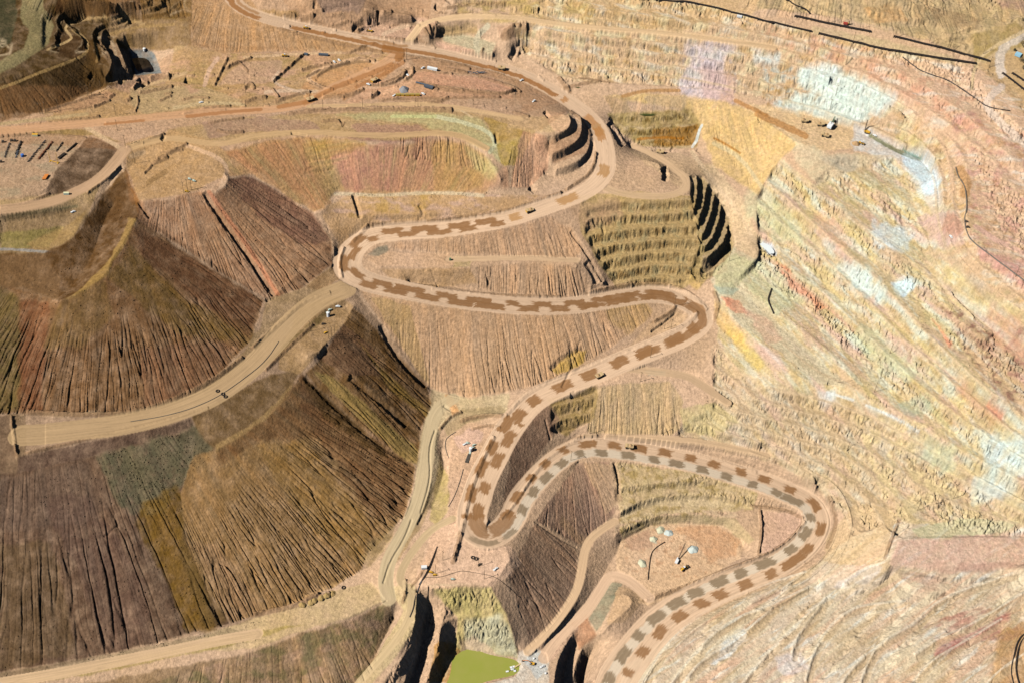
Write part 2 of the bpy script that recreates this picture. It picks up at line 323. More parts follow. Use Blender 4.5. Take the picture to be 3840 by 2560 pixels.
# --- top centre excavations
for l in ([(700,-20,385),(760,0,372),(830,20,362),(900,30,355),(960,40,348)], [(690,40,352),(740,50,345),(800,48,345),(870,40,348),(930,50,344)], [(816,80,330),(820,68,330),(850,60,331),(872,52,332)], [(812,74,340),(818,58,342),(846,50,343),(874,46,343)], [(850,85,330),(900,85,330),(920,95,328)], [(600,0,362),(660,20,357),(690,45,352)]): c_line(l)
c_pad([(826,78),(832,70),(870,58),(960,58),(945,80),(925,95),(880,90)], 331)
c_line([(973,62,347),(985,80,342)]); c_line([(960,95,326),(990,108,324),(940,100,327)])
c_pad([(1010,86),(1060,82),(1110,90),(1145,105),(1130,125),(1110,128),(1070,112),(1020,98)], 326)
for l in ([(1004,68,337),(1050,64,338),(1085,60,340),(1102,74,338)], [(1150,78,344),(1175,70,350),(1210,72,350)], [(1160,100,334),(1190,92,336),(1218,90,336)], [(1175,112,325),(1200,104,322),(1215,120,318)]): c_line(l)
c_road(W_ROAD, 8, 2, (228,190,140))
for l in ([(1050,10,361),(1160,12,368),(1250,18,374)], [(1040,-8,372),(1160,-12,380),(1280,-14,388)]): c_line(l)
# --- yard and the roads left
c_pad([(-200,330),(0,316),(90,309),(160,309),(203,314),(177,336),(156,365),(125,391),(110,430),(96,440),(52,450),(0,444),(-200,455)], 328)
c_road(T_ROAD, 10, 2, (220,168,120)); c_road(R1, 11, 2, (204,164,122))
for l in ([(0,510,308),(90,503,308),(182,480,309),(215,464,313)], [(0,532,299),(90,528,299),(160,512,301)], [(0,548,292),(65,560,290),(140,527,295)], [(0,575,286),(60,582,286),(104,581,287),(130,577,291),(169,545,298),(184,514,304),(223,462,312),(280,384,321)],
          [(262,470,300),(240,505,293),(215,580,281),(190,625,274),(150,668,266)], [(312,500,312),(288,552,306),(255,594,300),(246,628,296),(184,672,287),(138,689,280)], [(-150,640,262),(0,652,263),(104,654,262),(130,672,266)],
          [(300,470,313),(325,463,319)]): c_line(l)
# --- loader pad, cones, fan 1
c_pad([(296,386),(330,352),(400,365),(469,386),(515,398),(524,412),(518,427),(495,441),(456,437),(391,456),(320,462)], 320)
c_line([(312,502,311),(400,561,282),(500,626,255),(612,691,228)]); c_line([(612,691,228),(634,690,229),(699,662,232),(740,635,234),(764,607,236),(768,580,240),(764,552,244),(750,520,252)])
c_line([(-150,955,186),(0,948,188),(40,944,190)])
c_road(PADA, 20, 2, (192,158,112))
c_pad([(26,953),(104,955),(104,1030),(40,1046)], 189)
c_line([(30,962,191),(60,950,191)])
# lower dump, second fan
c_line([(-120,1100,168),(39,1084,174),(208,1046,181),(350,1008,187),(417,989,190),(445,974,193)])
c_line([(-150,1560,30),(0,1543,36),(182,1516,44),(365,1477,52),(443,1451,56),(521,1436,59),(582,1415,62),(686,1386,68),(764,1352,74),(832,1311,79),(845,1274,85),(887,1228,91),(928,1190,97),(946,1140,103),(958,1070,110)])
c_line([(495,1033,183),(560,995,188),(612,960,193),(660,914,199),(685,870,203)])
c_line([(445,974,193),(470,1010,187),(490,1032,183)])
c_line([(691,856,205),(735,906,184),(800,958,160),(870,1012,135),(920,1048,117),(955,1068,110)])
c_line([(735,824,209),(765,770,219),(790,742,222),(812,704,228)])
c_line([(800,862,196),(860,905,168),(936,976,122)]); c_line([(878,776,190),(930,835,160),(978,886,127)])
c_line([(985,902,124),(991,930,121),(966,993,117),(961,1045,112)])
c_pad([(700,778),(750,718),(795,702),(806,728),(772,764),(735,806),(705,818)], 222)
c_line([(640,838,211),(665,845,209),(690,850,206)])
# --- bottom left terrace
c_pad([(582,1426,61),(686,1397,68),(764,1362,73),(853,1339,79),(884,1376,79),(803,1416,74),(699,1443,68),(582,1484,60)])
c_road([(590,1455,60),(500,1470,57),(390,1494,51),(250,1522,45),(130,1546,40),(0,1568,34),(-150,1590,28)], 9)
c_line([(888,1382,76),(803,1424,71),(699,1451,66),(582,1494,56),(450,1522,48),(250,1560,38),(0,1600,25)])
c_line([(905,1420,50),(880,1470,36),(850,1530,22),(800,1600,5)]); c_line([(700,1560,18),(500,1620,8),(300,1680,0)])
c_road(HR, HRW, 2, (232,194,152))
Z0 = solve()
# ================================================================== RELIEF: benches, erosion rills, berms, broken rock
Z = blur(Z0, 1)
FLAT = np.clip(blur((RI > 0).astype(np.float32), 2), 0, 1)
U, V = proj(X, Y, Z)
def soft(poly, passes=6, jit=0.0, js=30, seed=5):
    """soft mask of the ground inside a sheet outline: returns (row slice, col slice, mask)"""
    p = np.array([q[:2] for q in poly], float); pad = 3 + jit + 2
    bm = (U > p[:, 0].min() - pad) & (U < p[:, 0].max() + pad) & (V > p[:, 1].min() - pad) & (V < p[:, 1].max() + pad)
    rr = np.where(bm.any(1))[0]; cc = np.where(bm.any(0))[0]
    if len(rr) == 0: return None
    sl = (slice(max(0, rr[0] - passes - 2), min(NB, rr[-1] + passes + 3)), slice(max(0, cc[0] - passes - 2), min(NA, cc[-1] + passes + 3)))
    u, v = U[sl], V[sl]
    if jit:
        x, y = X[sl] / js, Y[sl] / js
        u = u + jit * fbm(x, y, 4, seed, .6) * 1.6; v = v + jit * fbm(x + 50, y, 4, seed + 9, .6) * 1.6
    m = inpoly(u, v, p).astype(np.float32)
    return sl, (blur(m, passes) if passes else m)

BENCH_FACE = np.zeros((NB, NA), np.float32)
def terrace(poly, H, phase, flat=.5, rough=2.2, wob=2.0, seed=1, keep=0.0, soft_e=14):
    r = soft(poly, soft_e)
    if r is None: return
    sl, m = r; x, y, z = X[sl], Y[sl], Z[sl]
    m = m * (1 - FLAT[sl])
    zz = z + wob * fbm(x / 28, y / 28, 4, seed, .6) + .9 * perlin(x / 6, y / 6, seed + 4) * (wob > 2)
    t = (zz - phase) / H; k = np.floor(t); f = t - k
    flat = np.clip(flat * (1 + .75 * fbm(x / 60 + 9 * k, y / 60, 3, seed + 40)), .06, .85)
    g = np.clip((f - flat) / (1 - flat), 0, 1); face = sstep(.02, .25, g) * sstep(.0, .2, 1 - g)
    out = phase + H * (k + g * (1 - keep) + f * keep)
    # broken rock face: gullies and buttresses run down the face
    rock = rough * (.8 * fbm(x / 13, y / 13, 3, seed + 20, .6) - 1.0 * np.abs(perlin(x / 7, y / 7, seed + 21)) - .6 * np.abs(perlin(x / 3.6, y / 3.6, seed + 22)) - .35 * np.abs(perlin(x / 2, y / 2, seed + 24)) + .55)
    rock = rock - .9 * rough * np.exp(-(perlin(x / 8, y / 8, seed + 23) / .11) ** 2)
    # rubble heaps at the foot of each face
    foot = np.exp(-((f - flat * .96) / .10) ** 2) * np.clip(fbm(x / 11, y / 11, 3, seed + 30) + .1, 0, 1) * 3.0
    out = out + rock * face + foot
    Z[sl] = z * (1 - m) + out * m; BENCH_FACE[sl] = np.maximum(BENCH_FACE[sl], face * m)

WALL_HI = [(1180,60),(1300,-60),(1520,-5),(1640,10),(1739,42),(1864,72),(2026,112),(2242,146),(2300,180),(2352,235),(2460,340),(2600,480),(2600,830),(2352,716),(2185,612),(2150,500),(2150,420),(2120,355),(2030,305),(1937,274),(1870,252),(1739,222),(1640,200),(1500,196),(1400,190),(1300,185),(1190,112)]
WALL_MID = [(1790,365),(1864,425),(1948,490),(2026,556),(2130,622),(2234,716),(2312,784),(2420,880),(2500,960),(2500,1230),(2352,1150),(2200,1070),(2110,1000),(1990,905),(1900,800),(1760,690),(1690,650),(1745,590),(1740,455)]
WALL_UP = [(1860,430),(1930,365),(2050,362),(2110,420),(2150,520),(2185,612),(2352,716),(2500,810),(2500,960),(2312,784),(2130,622),(1948,490)]
WALL_LO = [(1640,775),(1690,850),(1760,888),(1896,910),(2000,942),(2104,985),(2210,1075),(2352,1170),(2480,1230),(2352,1228),(2072,1232),(2030,1205),(1960,1225),(1930,1165),(1860,1098),(1763,1056),(1650,1035),(1560,1010),(1560,985),(1640,940)]
terrace(WALL_HI, 13, 310, .50, 3.0, 3.0, 11)
terrace(WALL_MID, 24, 286, .46, 4.6, 4.5, 12)
terrace(WALL_UP, 13, 286, .55, 1.5, 3.0, 14)
terrace(WALL_LO, 14.3, 165, .52, 3.2, 3.4, 13)
PW = [(1351,486),(1430,464),(1500,470),(1591,462),(1617,568),(1607,610),(1570,650),(1414,652),(1383,607),(1346,542)]
terrace(PW, 14.5, 187, .60, 2.8, 3.6, 15)
PW_E = [(1585,404),(1612,405),(1648,440),(1680,490),(1684,540),(1688,560),(1668,605),(1632,640),(1600,650),(1590,620),(1610,560),(1600,500),(1588,450)]
terrace(PW_E, 13.2, 197, .84, 1.4, 2.4, 16, 0, 4)
terrace([(1270,900),(1375,890),(1365,925),(1350,965),(1290,1000),(1265,985)], 15, 104, .5, 2.5, 3, 17)
terrace([(1410,1060),(1500,1055),(1640,1090),(1760,1125),(1830,1165),(1720,1180),(1560,1180),(1420,1230)], 13.5, 50, .5, 2.2, 1.5, 18, .4)
terrace([(1470,1570),(1500,1530),(1600,1440),(1720,1370),(1850,1325),(1960,1340),(2060,1310),(2352,1310),(2480,1340),(2480,1700),(1450,1700)], 9.0, 42, .84, .5, 1.6, 19)
terrace([(1760,-60),(1900,-60),(2500,-60),(2500,60),(2352,48),(2240,70),(2215,140),(2060,66),(1900,32),(1760,18)], 9, 400, .6, .8, 2.5, 26)
terrace([(-200,-60),(60,-40),(30,60),(20,120),(-200,160)], 12, 370, .6, 1, 2, 27)
terrace([(100,30),(240,20),(420,-20),(420,20),(320,44),(250,84),(262,120),(225,110),(150,120),(100,110)], 8, 340, .62, 1, 2, 28)
terrace([(1395,268),(1500,262),(1590,255),(1615,285),(1605,330),(1480,342),(1440,325)], 12, 264, .5, 2.2, 1.5, 21, .5)
terrace([(1000,-30),(1250,-40),(1260,20),(1160,35),(1050,30)], 14, 372, .5, 2, 2, 22)
terrace([(215,90),(262,85),(300,120),(312,180),(240,190)], 16, 318, .5, 2, 1.5, 23)
terrace([(955,1350),(990,1350),(1040,1395),(1060,1430),(1040,1500),(1000,1600),(860,1620),(950,1440)], 22, 12, .35, 2.5, 3, 24, .3)
terrace([(1000,1345),(1126,1350),(1165,1420),(1185,1495),(1100,1495),(1060,1480),(1050,1420)], 45, 14, .18, 4.0, 6, 25, .4)

RILLC = np.zeros((NB, NA), np.float32)      # along-slope streak value reused by the colours
def rills(poly, apex, sp, depth, seed, top=.3, streak=1.0, start=0.0, fine=1.0):
    r = soft(poly, 5)
    if r is None: return
    sl, m = r; u, v, x, y = U[sl], V[sl], X[sl], Y[sl]
    du, dv = u - apex[0], v - apex[1]; R = np.hypot(du, dv)
    ins = m > .5
    if not ins.any(): return
    Rm = R[ins].mean(); lo, hi = np.percentile(R[ins], [2, 98])
    s = np.arctan2(du, dv) * Rm; t = np.clip((R - lo) / (hi - lo + 1e-6), 0, 1)
    s = s + 3.0 * fbm(x / 60, y / 60, 3, seed + 3) * sp / 8
    def lines(n, w): return np.exp(-(n / w) ** 2)
    n1 = perlin(s / (sp * 1.5), R / (sp * 22), seed); n2 = perlin(s / (sp * .62) + 9, R / (sp * 11), seed + 1); n3 = perlin(s / (sp * 3.4) + 3, R / (sp * 40), seed + 2)
    grow = (top + (1 - top) * t) * (sstep(start, start + .3, t + .12 * perlin(s / 40, R / 90, seed + 9)) if start else 1)
    fine = fine * (grow if start else 1)
    g = .9 * lines(n1, .105) * grow + .45 * fine * lines(n2, .16) * (.5 + .5 * t) + 1.5 * lines(n3, .03) * sstep(.12, .5, t) * (1 if not start else grow)
    g = g * (.45 + 1.1 * np.clip(.5 + fbm(s / (sp * 9), R / 160, 2, seed + 5), 0, 1))
    Z[sl] -= depth * g * m
    RILLC[sl] = RILLC[sl] * (1 - m) + m * streak * (.6 * perlin(s / (sp * 2.6), R / (sp * 60), seed + 7) + .4 * perlin(s / (sp * .9), R / (sp * 30), seed + 8))

FAN1 = [(0,655),(138,692),(184,675),(250,630),(290,555),(314,502),(400,562),(500,628),(606,691),(575,780),(500,862),(417,916),(312,946),(200,946),(104,948),(-60,948),(-60,655)]
CONE = [(316,506),(320,464),(391,458),(456,440),(495,443),(518,430),(526,412),(582,408),(660,455),(715,490),(760,553),(762,605),(697,660),(614,689),(500,622),(400,557)]
FAN2 = [(-60,1090),(39,1086),(208,1048),(417,992),(440,1040),(415,1130),(430,1250),(480,1360),(530,1432),(440,1450),(365,1474),(182,1513),(0,1540),(-60,1550)]
FAN3 = [(500,1036),(560,998),(612,962),(660,916),(690,858),(800,960),(870,1014),(953,1068),(945,1130),(925,1188),(845,1270),(830,1308),(764,1348),(686,1382),(582,1412),(530,1428),(480,1360),(430,1250),(415,1130),(445,1045)]
CONE3 = [(700,858),(735,824),(790,744),(812,706),(850,740),(890,790),(978,884),(985,902),(990,930),(965,990),(958,1062),(920,1046),(800,956)]
S1 = [(830,668),(920,690),(999,704),(1164,722),(1294,726),(1427,706),(1485,698),(1500,725),(1400,800),(1268,870),(1194,893),(1077,910),(1025,900),(985,888),(930,812),(870,730)]
S2 = [(900,558),(1025,548),(1103,536),(1164,524),(1260,498),(1310,524),(1340,574),(1320,592),(1164,588),(1025,580),(900,572)]
S3 = [(1095,612),(1200,606),(1320,612),(1345,640),(1350,668),(1320,680),(1164,674),(1100,660)]
QB = [(1365,888),(1440,880),(1540,876),(1570,920),(1560,985),(1542,998),(1430,997),(1350,992)]
W1 = [(1170,1320),(1228,1200),(1322,1262),(1328,1315),(1318,1362),(1262,1440),(1218,1486)]
W2 = [(1232,1195),(1262,1150),(1330,1062),(1400,1060),(1412,1180),(1370,1215),(1330,1248)]
BOWL = [(500,352),(560,342),(616,322),(712,316),(800,328),(900,340),(1000,322),(1064,330),(1110,356),(1145,412),(1110,445),(1051,440),(960,440),(868,446),(805,440),(769,440),(751,470),(720,486),(660,450),(582,402),(526,406)]
F1R = [(330,515),(400,566),(606,690),(578,776),(520,840),(420,740),(330,610)]
rills(FAN1, (240,380), 9.5, 3.0, 101, .2, 1.0, .32); rills(F1R, (100,380), 9, .9, 105, .5, .9); rills(CONE, (390,320), 7.5, 2.0, 111, .45)
rills(FAN2, (60,520), 17, 2.3, 121, .35, .8, 0, .5); rills(FAN3, (169,608), 7.6, 3.6, 131, .35, 1.0, .05, 1.2)
rills(CONE3, (0,80), 11, 2.6, 141, .5); rills(S1, (960,-500), 9, 2.0, 151, .2, .8, .05)
rills(S2, (1000,-300), 7, 1.1, 161, .5); rills(S3, (1180,-200), 10, 2.2, 171, .6)
rills(QB, (1430,-500), 7.5, 1.2, 181, .6); rills(W1, (850,850), 8, 1.0, 191, .6); rills(W2, (1290,900), 8, 1.0, 201, .5)
rills(BOWL, (870,680), 8, .7, 211, .6)
rills([(915,318),(1000,312),(1064,322),(1112,350),(1125,395),(1060,380),(930,360)], (1000,-200), 9, 2.2, 215, .9); rills([(700,330),(790,322),(830,340),(760,390),(700,400)], (2000,100), 8, 2.4, 216, .9)
rills([(440,20),(500,5),(560,40),(660,75),(800,105),(860,120),(700,116),(508,120),(443,95)], (560,-200), 6, 1.0, 221, .5)
rills([(1385,225),(1500,222),(1660,245),(1740,280),(1770,340),(1720,430),(1650,330),(1590,255),(1500,262),(1405,262)], (1560,-250), 7, .8, 231, .6)
rills([(0,182),(130,154),(205,115),(235,180),(208,205),(117,250),(0,274)], (-150,-100), 7, 1.6, 241, .6)
rills([(39,0),(200,-30),(420,-30),(430,40),(312,44),(195,42),(140,60)], (300,-400), 8, 1.0, 251, .6)
rills([(1216,300),(1250,318),(1250,380),(1215,430),(1175,430),(1165,380),(1180,330)], (1210,0), 6, 1.0, 261, .6)
rills([(700,1450),(803,1425),(888,1385),(900,1430),(860,1530),(780,1640),(250,1640),(450,1526),(582,1496)], (600,1000), 14, 1.0, 271, .7)
rills([(1900,-30),(2100,12),(2250,50),(2352,42),(2440,-30)], (2100,-500), 9, .8, 281, .7)
rills([(1700,30),(2060,72),(2230,135),(2232,60),(2100,12),(1900,-40),(1750,-40)], (1950,-400), 10, 1.0, 291, .7)

def along(pts, wpx, fn):
    """visit ground within wpx sheet px of a polyline; fn(sl, dist, frac_along)"""
    p = smooth_pts([(a[0], a[1]) for a in pts], 2); pad = wpx + 2
    bm = (U > p[:, 0].min() - pad) & (U < p[:, 0].max() + pad) & (V > p[:, 1].min() - pad) & (V < p[:, 1].max() + pad)
    rr = np.where(bm.any(1))[0]; cc = np.where(bm.any(0))[0]
    if len(rr) == 0: return
    sl = (slice(rr[0], rr[-1] + 1), slice(cc[0], cc[-1] + 1)); u, v = U[sl], V[sl]
    D = np.full(u.shape, 1e9); T = np.zeros(u.shape); n = len(p) - 1
    for i in range(n):
        d, t = seg_dist(u, v, p[i], p[i + 1]); k = d < D; D[k] = d[k]; T[k] = ((i + t) / n)[k]
    fn(sl, D, T)
def ridge(pts, h, w, rough=.6, seed=3):
    """windrow / berm of tipped earth, h metres high, w sheet px to each side"""
    def fn(sl, D, T):
        n = fbm(X[sl] / 9, Y[sl] / 9, 3, seed); Dd = D * (1 + .3 * n)
        Z[sl] += 1.35 * h * np.clip(1 - Dd / w, 0, 1) ** .8 * (1 + rough * n) * (1 - np.clip(FLAT[sl] * 1.6 - .9, 0, 1) * .75) * np.clip(np.minimum(T, 1 - T) * 30, 0, 1)
    along(pts, w * 1.5, fn)
def gully(pts, depth, w, seed=4):
    def fn(sl, D, T):
        n = fbm(X[sl] / 8, Y[sl] / 8, 3, seed); Dd = D * (1 + .45 * n)
        Z[sl] -= depth * np.clip(1 - Dd / w, 0, 1) ** .7 * np.clip(np.minimum(T, 1 - T) * 14, 0, 1)
    along(pts, w * 1.6, fn)
BERMS = [([(1395,1030),(1500,1020),(1620,1047),(1740,1085)],2,5),([(1200,1128),(1245,1062),(1290,1028),(1335,1003)],3,6),([(1040,1290),(1062,1215),(1075,1140),(1105,1060),(1135,1000)],4.5,7),([(1160,955),(1200,910),(1250,880),(1320,852),(1400,822),(1470,795),(1555,757),(1590,735),(1602,715)],4,7),
 ([(1150,1192),(1180,1160),(1225,1090)],3,5),([(1350,676),(1400,662),(1470,651),(1540,655),(1590,680),(1626,712)],4,7),([(990,664),(1077,675),(1164,680),(1290,682)],2,5),([(785,640),(778,600),(790,568)],4.5,6),([(808,556),(835,530),(845,518)],3.5,6),([(850,516),(960,512),(1100,497),(1160,487),(1240,462),(1290,444)],4,7),
 ([(1300,436),(1345,408),(1364,385),(1370,350)],3.5,5),([(1360,310),(1345,283),(1310,255)],2.5,5),([(60,945),(200,953),(312,946),(417,910),(495,868),(560,820)],3.5,7),([(27,955),(30,990),(38,1045)],4,5),([(580,800),(650,735),(700,690),(760,672)],3.5,6),([(60,1040),(240,998),(390,962),(480,935)],2.2,5),([(610,850),(660,800),(720,745)],2.5,5),
 ([(582,1410),(660,1395),(760,1362)],3.5,8),([(240,283),(400,264),(520,252)],2,4),([(660,262),(760,252),(960,254),(1040,256)],3,5),([(795,246),(900,240),(1000,237),(1030,225)],2.5,5),([(720,228),(760,205),(800,190)],2,5),
 ([(872,198),(905,192),(935,170),(925,162)],4,4),([(700,178),(740,160),(800,145),(850,142)],3,4),([(700,192),(730,205),(760,206)],3,4),([(960,190),(1000,198),(1060,207),(1160,215),(1180,210)],2.5,4),([(1100,178),(1180,200),(1196,212)],2,4),
 ([(1480,1378),(1580,1345),(1690,1300),(1760,1275),(1815,1240),(1850,1195)],4,6),([(1745,1170),(1750,1220),(1742,1272)],4,4),([(1725,1160),(1800,1168),(1846,1190)],2.5,5),([(1900,1255),(1925,1200),(1905,1140)],2.5,6),([(1500,1450),(1640,1375),(1760,1330),(1850,1290)],1.5,5),
 ([(2033,1280),(2050,1230),(2065,1195)],2.5,5),([(115,445),(60,468),(0,478)],2.5,4),([(200,445),(275,385)],2.5,4),([(290,338),(330,326),(378,308)],3,4),([(30,312),(90,305),(200,318)],2,3),
 ([(1060,966),(1110,952),(1165,955)],3,6),([(1010,985),(1035,955),(1060,945)],3,5),([(1085,985),(1120,975),(1150,982)],2,4),([(930,92),(905,88),(820,85),(760,75)],2,4),([(640,66),(760,98),(880,122)],2,4),([(930,128),(1050,145),(1160,172)],1.5,4),([(1060,118),(1100,128),(1110,112)],3,4),
 ([(430,330),(395,350),(360,365)],2.5,5),([(930,1330),(932,1360),(925,1382)],4,5),([(975,1300),(960,1330),(940,1350)],2,4),([(700,1378),(730,1362)],5,8),([(1180,258),(1215,268)],2,4),([(100,255),(180,232),(230,215)],2,4),([(1360,1010),(1450,1014),(1560,1018)],2,4),([(1640,735),(1652,700),(1640,672)],3,6),
 ([(1500,740),(1545,715),(1552,702)],3,5),([(800,122),(870,95),(905,100)],3,5),([(520,160),(545,140),(570,165)],2,4),([(860,128),(930,142)],2,3)]
for p, h, w in BERMS: ridge(p, h, w, .7, int(p[0][0]) % 97)
for off, h in ((26, 1.6), (36, 1.3), (48, 1.8), (62, 1.5), (78, 1.2)):
    ridge([(1872 + (u - 1872) * 1 + off * cx, v + off * cy) for u, v, cx, cy in ((1700,1095,.3,-.95),(1790,1122,.5,-.8),(1851,1150,.8,-.6),(1876,1180,1,-.2),(1878,1210,1,.2),(1850,1255,.8,.7),(1776,1305,.5,.9),(1700,1338,.45,.95))], h, 3.2, .6, off)
GULLIES = [([(469,441),(500,490),(560,575),(631,682)],7,7),([(800,862),(860,910),(936,978)],7,8),([(874,745),(900,800),(940,850),(980,886)],8,8),([(700,862),(780,940),(870,1020),(950,1066)],5,9),([(318,462),(345,500)],5,6),([(1310,530),(1345,575),(1385,648)],5,5),([(1553,718),(1520,745),(1495,762)],5,3),
 ([(1410,1060),(1420,1090),(1422,1130)],5,4),([(960,506),(975,490),(962,470)],3,5),([(812,445),(828,500)],6,6),([(1385,510),(1388,540)],3,4),([(990,620),(1006,660)],2,3),([(1290,890),(1320,830),(1332,780)],2,4),
 ([(946,1190),(930,1235),(895,1290),(880,1340)],2,3),([(1000,985),(985,1030),(990,1100),(965,1180)],2,3),([(0,1245),(60,1235),(105,1225)],1.5,2),([(60,1240),(120,1232),(250,1235)],1.2,2),([(238,1230),(270,1205)],2.5,3),([(1205,1330),(1240,1400),(1255,1450)],1.5,3),([(1226,1195),(1290,1240),(1325,1256)],2,3),
 ([(1018,930),(1050,950),(1100,935)],2,4),([(1252,960),(1265,1010)],2.5,3),([(1190,130),(1198,116)],6,6),([(1398,282),(1411,300),(1424,326),(1432,336)],9,7),([(1523,385),(1530,400),(1526,416)],9,8),([(1684,556),(1656,576),(1640,602),(1612,624)],11,12),([(1185,110),(1178,128),(1172,136)],9,8),([(1192,98),(1215,98),(1224,104)],7,6),([(204,172),(212,178)],9,9),([(1600,344),(1612,352)],4,4),([(272,186),(282,190)],7,6),([(318,182),(332,200)],7,6),([(424,184),(438,190)],6,7),([(1250,256),(1262,270)],6,5),([(816,72),(812,60),(846,52),(870,50)],8,6),([(998,14),(1022,26)],8,7),([(725,0),(722,22)],6,5),([(740,24),(770,18),(805,10)],5,5),([(1004,78),(1040,70),(1075,66)],5,4),([(370,322),(378,314)],5,5),([(668,306),(705,312)],3,4),([(780,275),(790,290)],4,4),([(1138,306),(1142,330)],5,5),([(1216,430),(1230,440)],6,7),([(610,690),(632,684)],4,5),([(1548,336),(1540,348)],3,4),([(1900,880),(1960,868)],3,5)]
for p, d, w in GULLIES: gully(p, d, w, int(p[0][1]) % 91)
# dozed blast faces that stand in deep shade
for pts, d, w in [([(1346,600),(1362,625),(1372,650)],7,8),([(1310,905),(1345,900),(1372,888)],5,6),([(1275,985),(1330,975),(1360,960)],5,6),([(1265,848),(1300,815),(1340,798)],5,7)]: gully(pts, d, w, 31)

# small works on the upper plateau: windrows, cut banks, stockpiles
WORKS = [([(521,156),(578,133)],4,4),([(492,198),(508,165),(523,133)],3.5,4),([(344,184),(365,176),(390,178)],6,8),([(305,206),(320,190),(341,192)],5,5),([(320,214),(355,208),(396,199)],3.5,5),([(365,234),(380,226),(393,221)],3,4),([(310,258),(318,240),(316,221)],2.5,3),([(214,248),(235,238),(253,231)],3.5,4),([(165,254),(200,248),(222,243)],2.5,3),
 ([(560,236),(590,226),(612,224)],4,6),([(626,190),(650,168),(697,126)],4.5,4),([(691,163),(720,153),(762,147)],5,5),([(712,190),(730,198),(766,207)],3,4),([(726,178),(750,160),(803,145)],3.5,4),([(812,138),(840,132),(862,142)],3,4),([(947,154),(950,172),(930,184)],4,4),([(928,168),(910,180),(868,198),(842,196)],4,4),([(957,193),(1000,206),(1100,216),(1160,217),(1184,207)],3.5,4),
 ([(850,226),(870,215),(858,212)],6,5),([(872,232),(905,228),(1050,225),(1150,224)],3,4),([(700,252),(760,250)],3,3),([(850,250),(960,250),(1040,250)],4,4),([(480,283),(520,276),(560,272)],3,4),([(740,280),(770,276),(790,286)],3,5),([(500,300),(520,306),(560,304)],3,5),([(930,160),(960,158),(1000,168),(1040,170)],2.5,3),([(1010,146),(1060,152),(1080,160)],3,4),([(1025,158),(1075,168)],2.5,4),
 ([(1120,136),(1140,142)],3,4),([(1284,180),(1300,200),(1308,212)],5,6),([(1236,176),(1250,186)],3,4),([(1290,205),(1340,192),(1380,186)],4,5),([(1330,180),(1370,184),(1400,190)],2,3),([(560,205),(575,190),(585,205)],4,6),([(626,205),(640,225)],3,4),([(420,262),(470,250),(530,244)],3,4),([(60,288),(140,280),(230,268)],3,4),([(630,235),(690,215),(712,212)],4,5),([(740,222),(800,222),(835,205)],4,6),
 ([(985,72),(1000,66),(1010,78)],11,16),([(650,40),(670,34)],6,8),([(700,42),(720,36)],7,8),([(860,30),(900,28)],4,6),([(1160,84),(1180,64),(1210,62)],8,14),([(1060,120),(1090,128)],3,4),([(760,62),(800,50)],3,4),([(900,60),(930,52),(965,60)],3,4),([(960,90),(1000,112)],3,4),([(300,330),(330,330)],3,4),([(350,376),(385,362)],4,6),([(330,400),(350,380)],3,4),([(372,350),(420,345)],3,4),
 ([(1140,36),(1090,32),(1000,30)],3,3),([(1020,20),(1080,10),(1160,8)],6,5),([(420,230),(450,222),(480,226)],2.5,4),([(250,226),(262,218)],4,5),([(290,232),(300,226)],4,6),([(380,216),(395,214)],3,4)]
for p, h, w in WORKS: ridge(p, h * .78, w, .9, int(p[0][0] + p[0][1]) % 89)
_r = random.Random(12)
for _ in range(70):
    u = _r.uniform(300, 1180); v = _r.uniform(150, 250); a = _r.uniform(-.4, .4); L = _r.uniform(6, 22)
    ridge([(u, v), (u + L * .5, v + L * .2 * a + 1), (u + L, v + L * a * .5)], _r.uniform(.8, 1.9), _r.uniform(2.5, 4.5), .9, _r.randrange(90))
for _ in range(40):
    u = _r.uniform(620, 1000); v = _r.uniform(20, 80); ridge([(u, v), (u + _r.uniform(6, 16), v + _r.uniform(-3, 3))], _r.uniform(1, 2.6), _r.uniform(3, 5), .9, _r.randrange(90))
LEDGES = [[(1818,1503),(1828,1466),(1855,1425),(1885,1391)], [(1850,1560),(1864,1510),(1885,1463),(1922,1419),(1961,1393),(2020,1383),(2078,1378)], [(1975,1568),(2000,1500),(2026,1471),(2104,1427),(2130,1398),(2182,1362),(2325,1315)], [(2100,1500),(2156,1463),(2234,1432),(2352,1357)], [(1560,1580),(1607,1515),(1685,1471),(1776,1393)],
 [(1530,1590),(1549,1555),(1607,1484),(1672,1424),(1776,1385),(1860,1345)], [(1460,1600),(1476,1565),(1529,1476),(1607,1406),(1737,1346),(1850,1312)], [(1690,1585),(1760,1500),(1830,1430),(1900,1370)], [(1920,1590),(1950,1540),(1990,1500)], [(2090,1575),(2130,1520),(2200,1480),(2300,1420)], [(2240,1600),(2290,1540),(2352,1500)], [(1940,1330),(1990,1300),(2030,1290)]]
for i, p in enumerate(LEDGES): ridge(p, 1.1, 6, .8, 40 + i); ridge([(a + 8, b + 9) for a, b in p], -1.0, 8, .8, 60 + i)
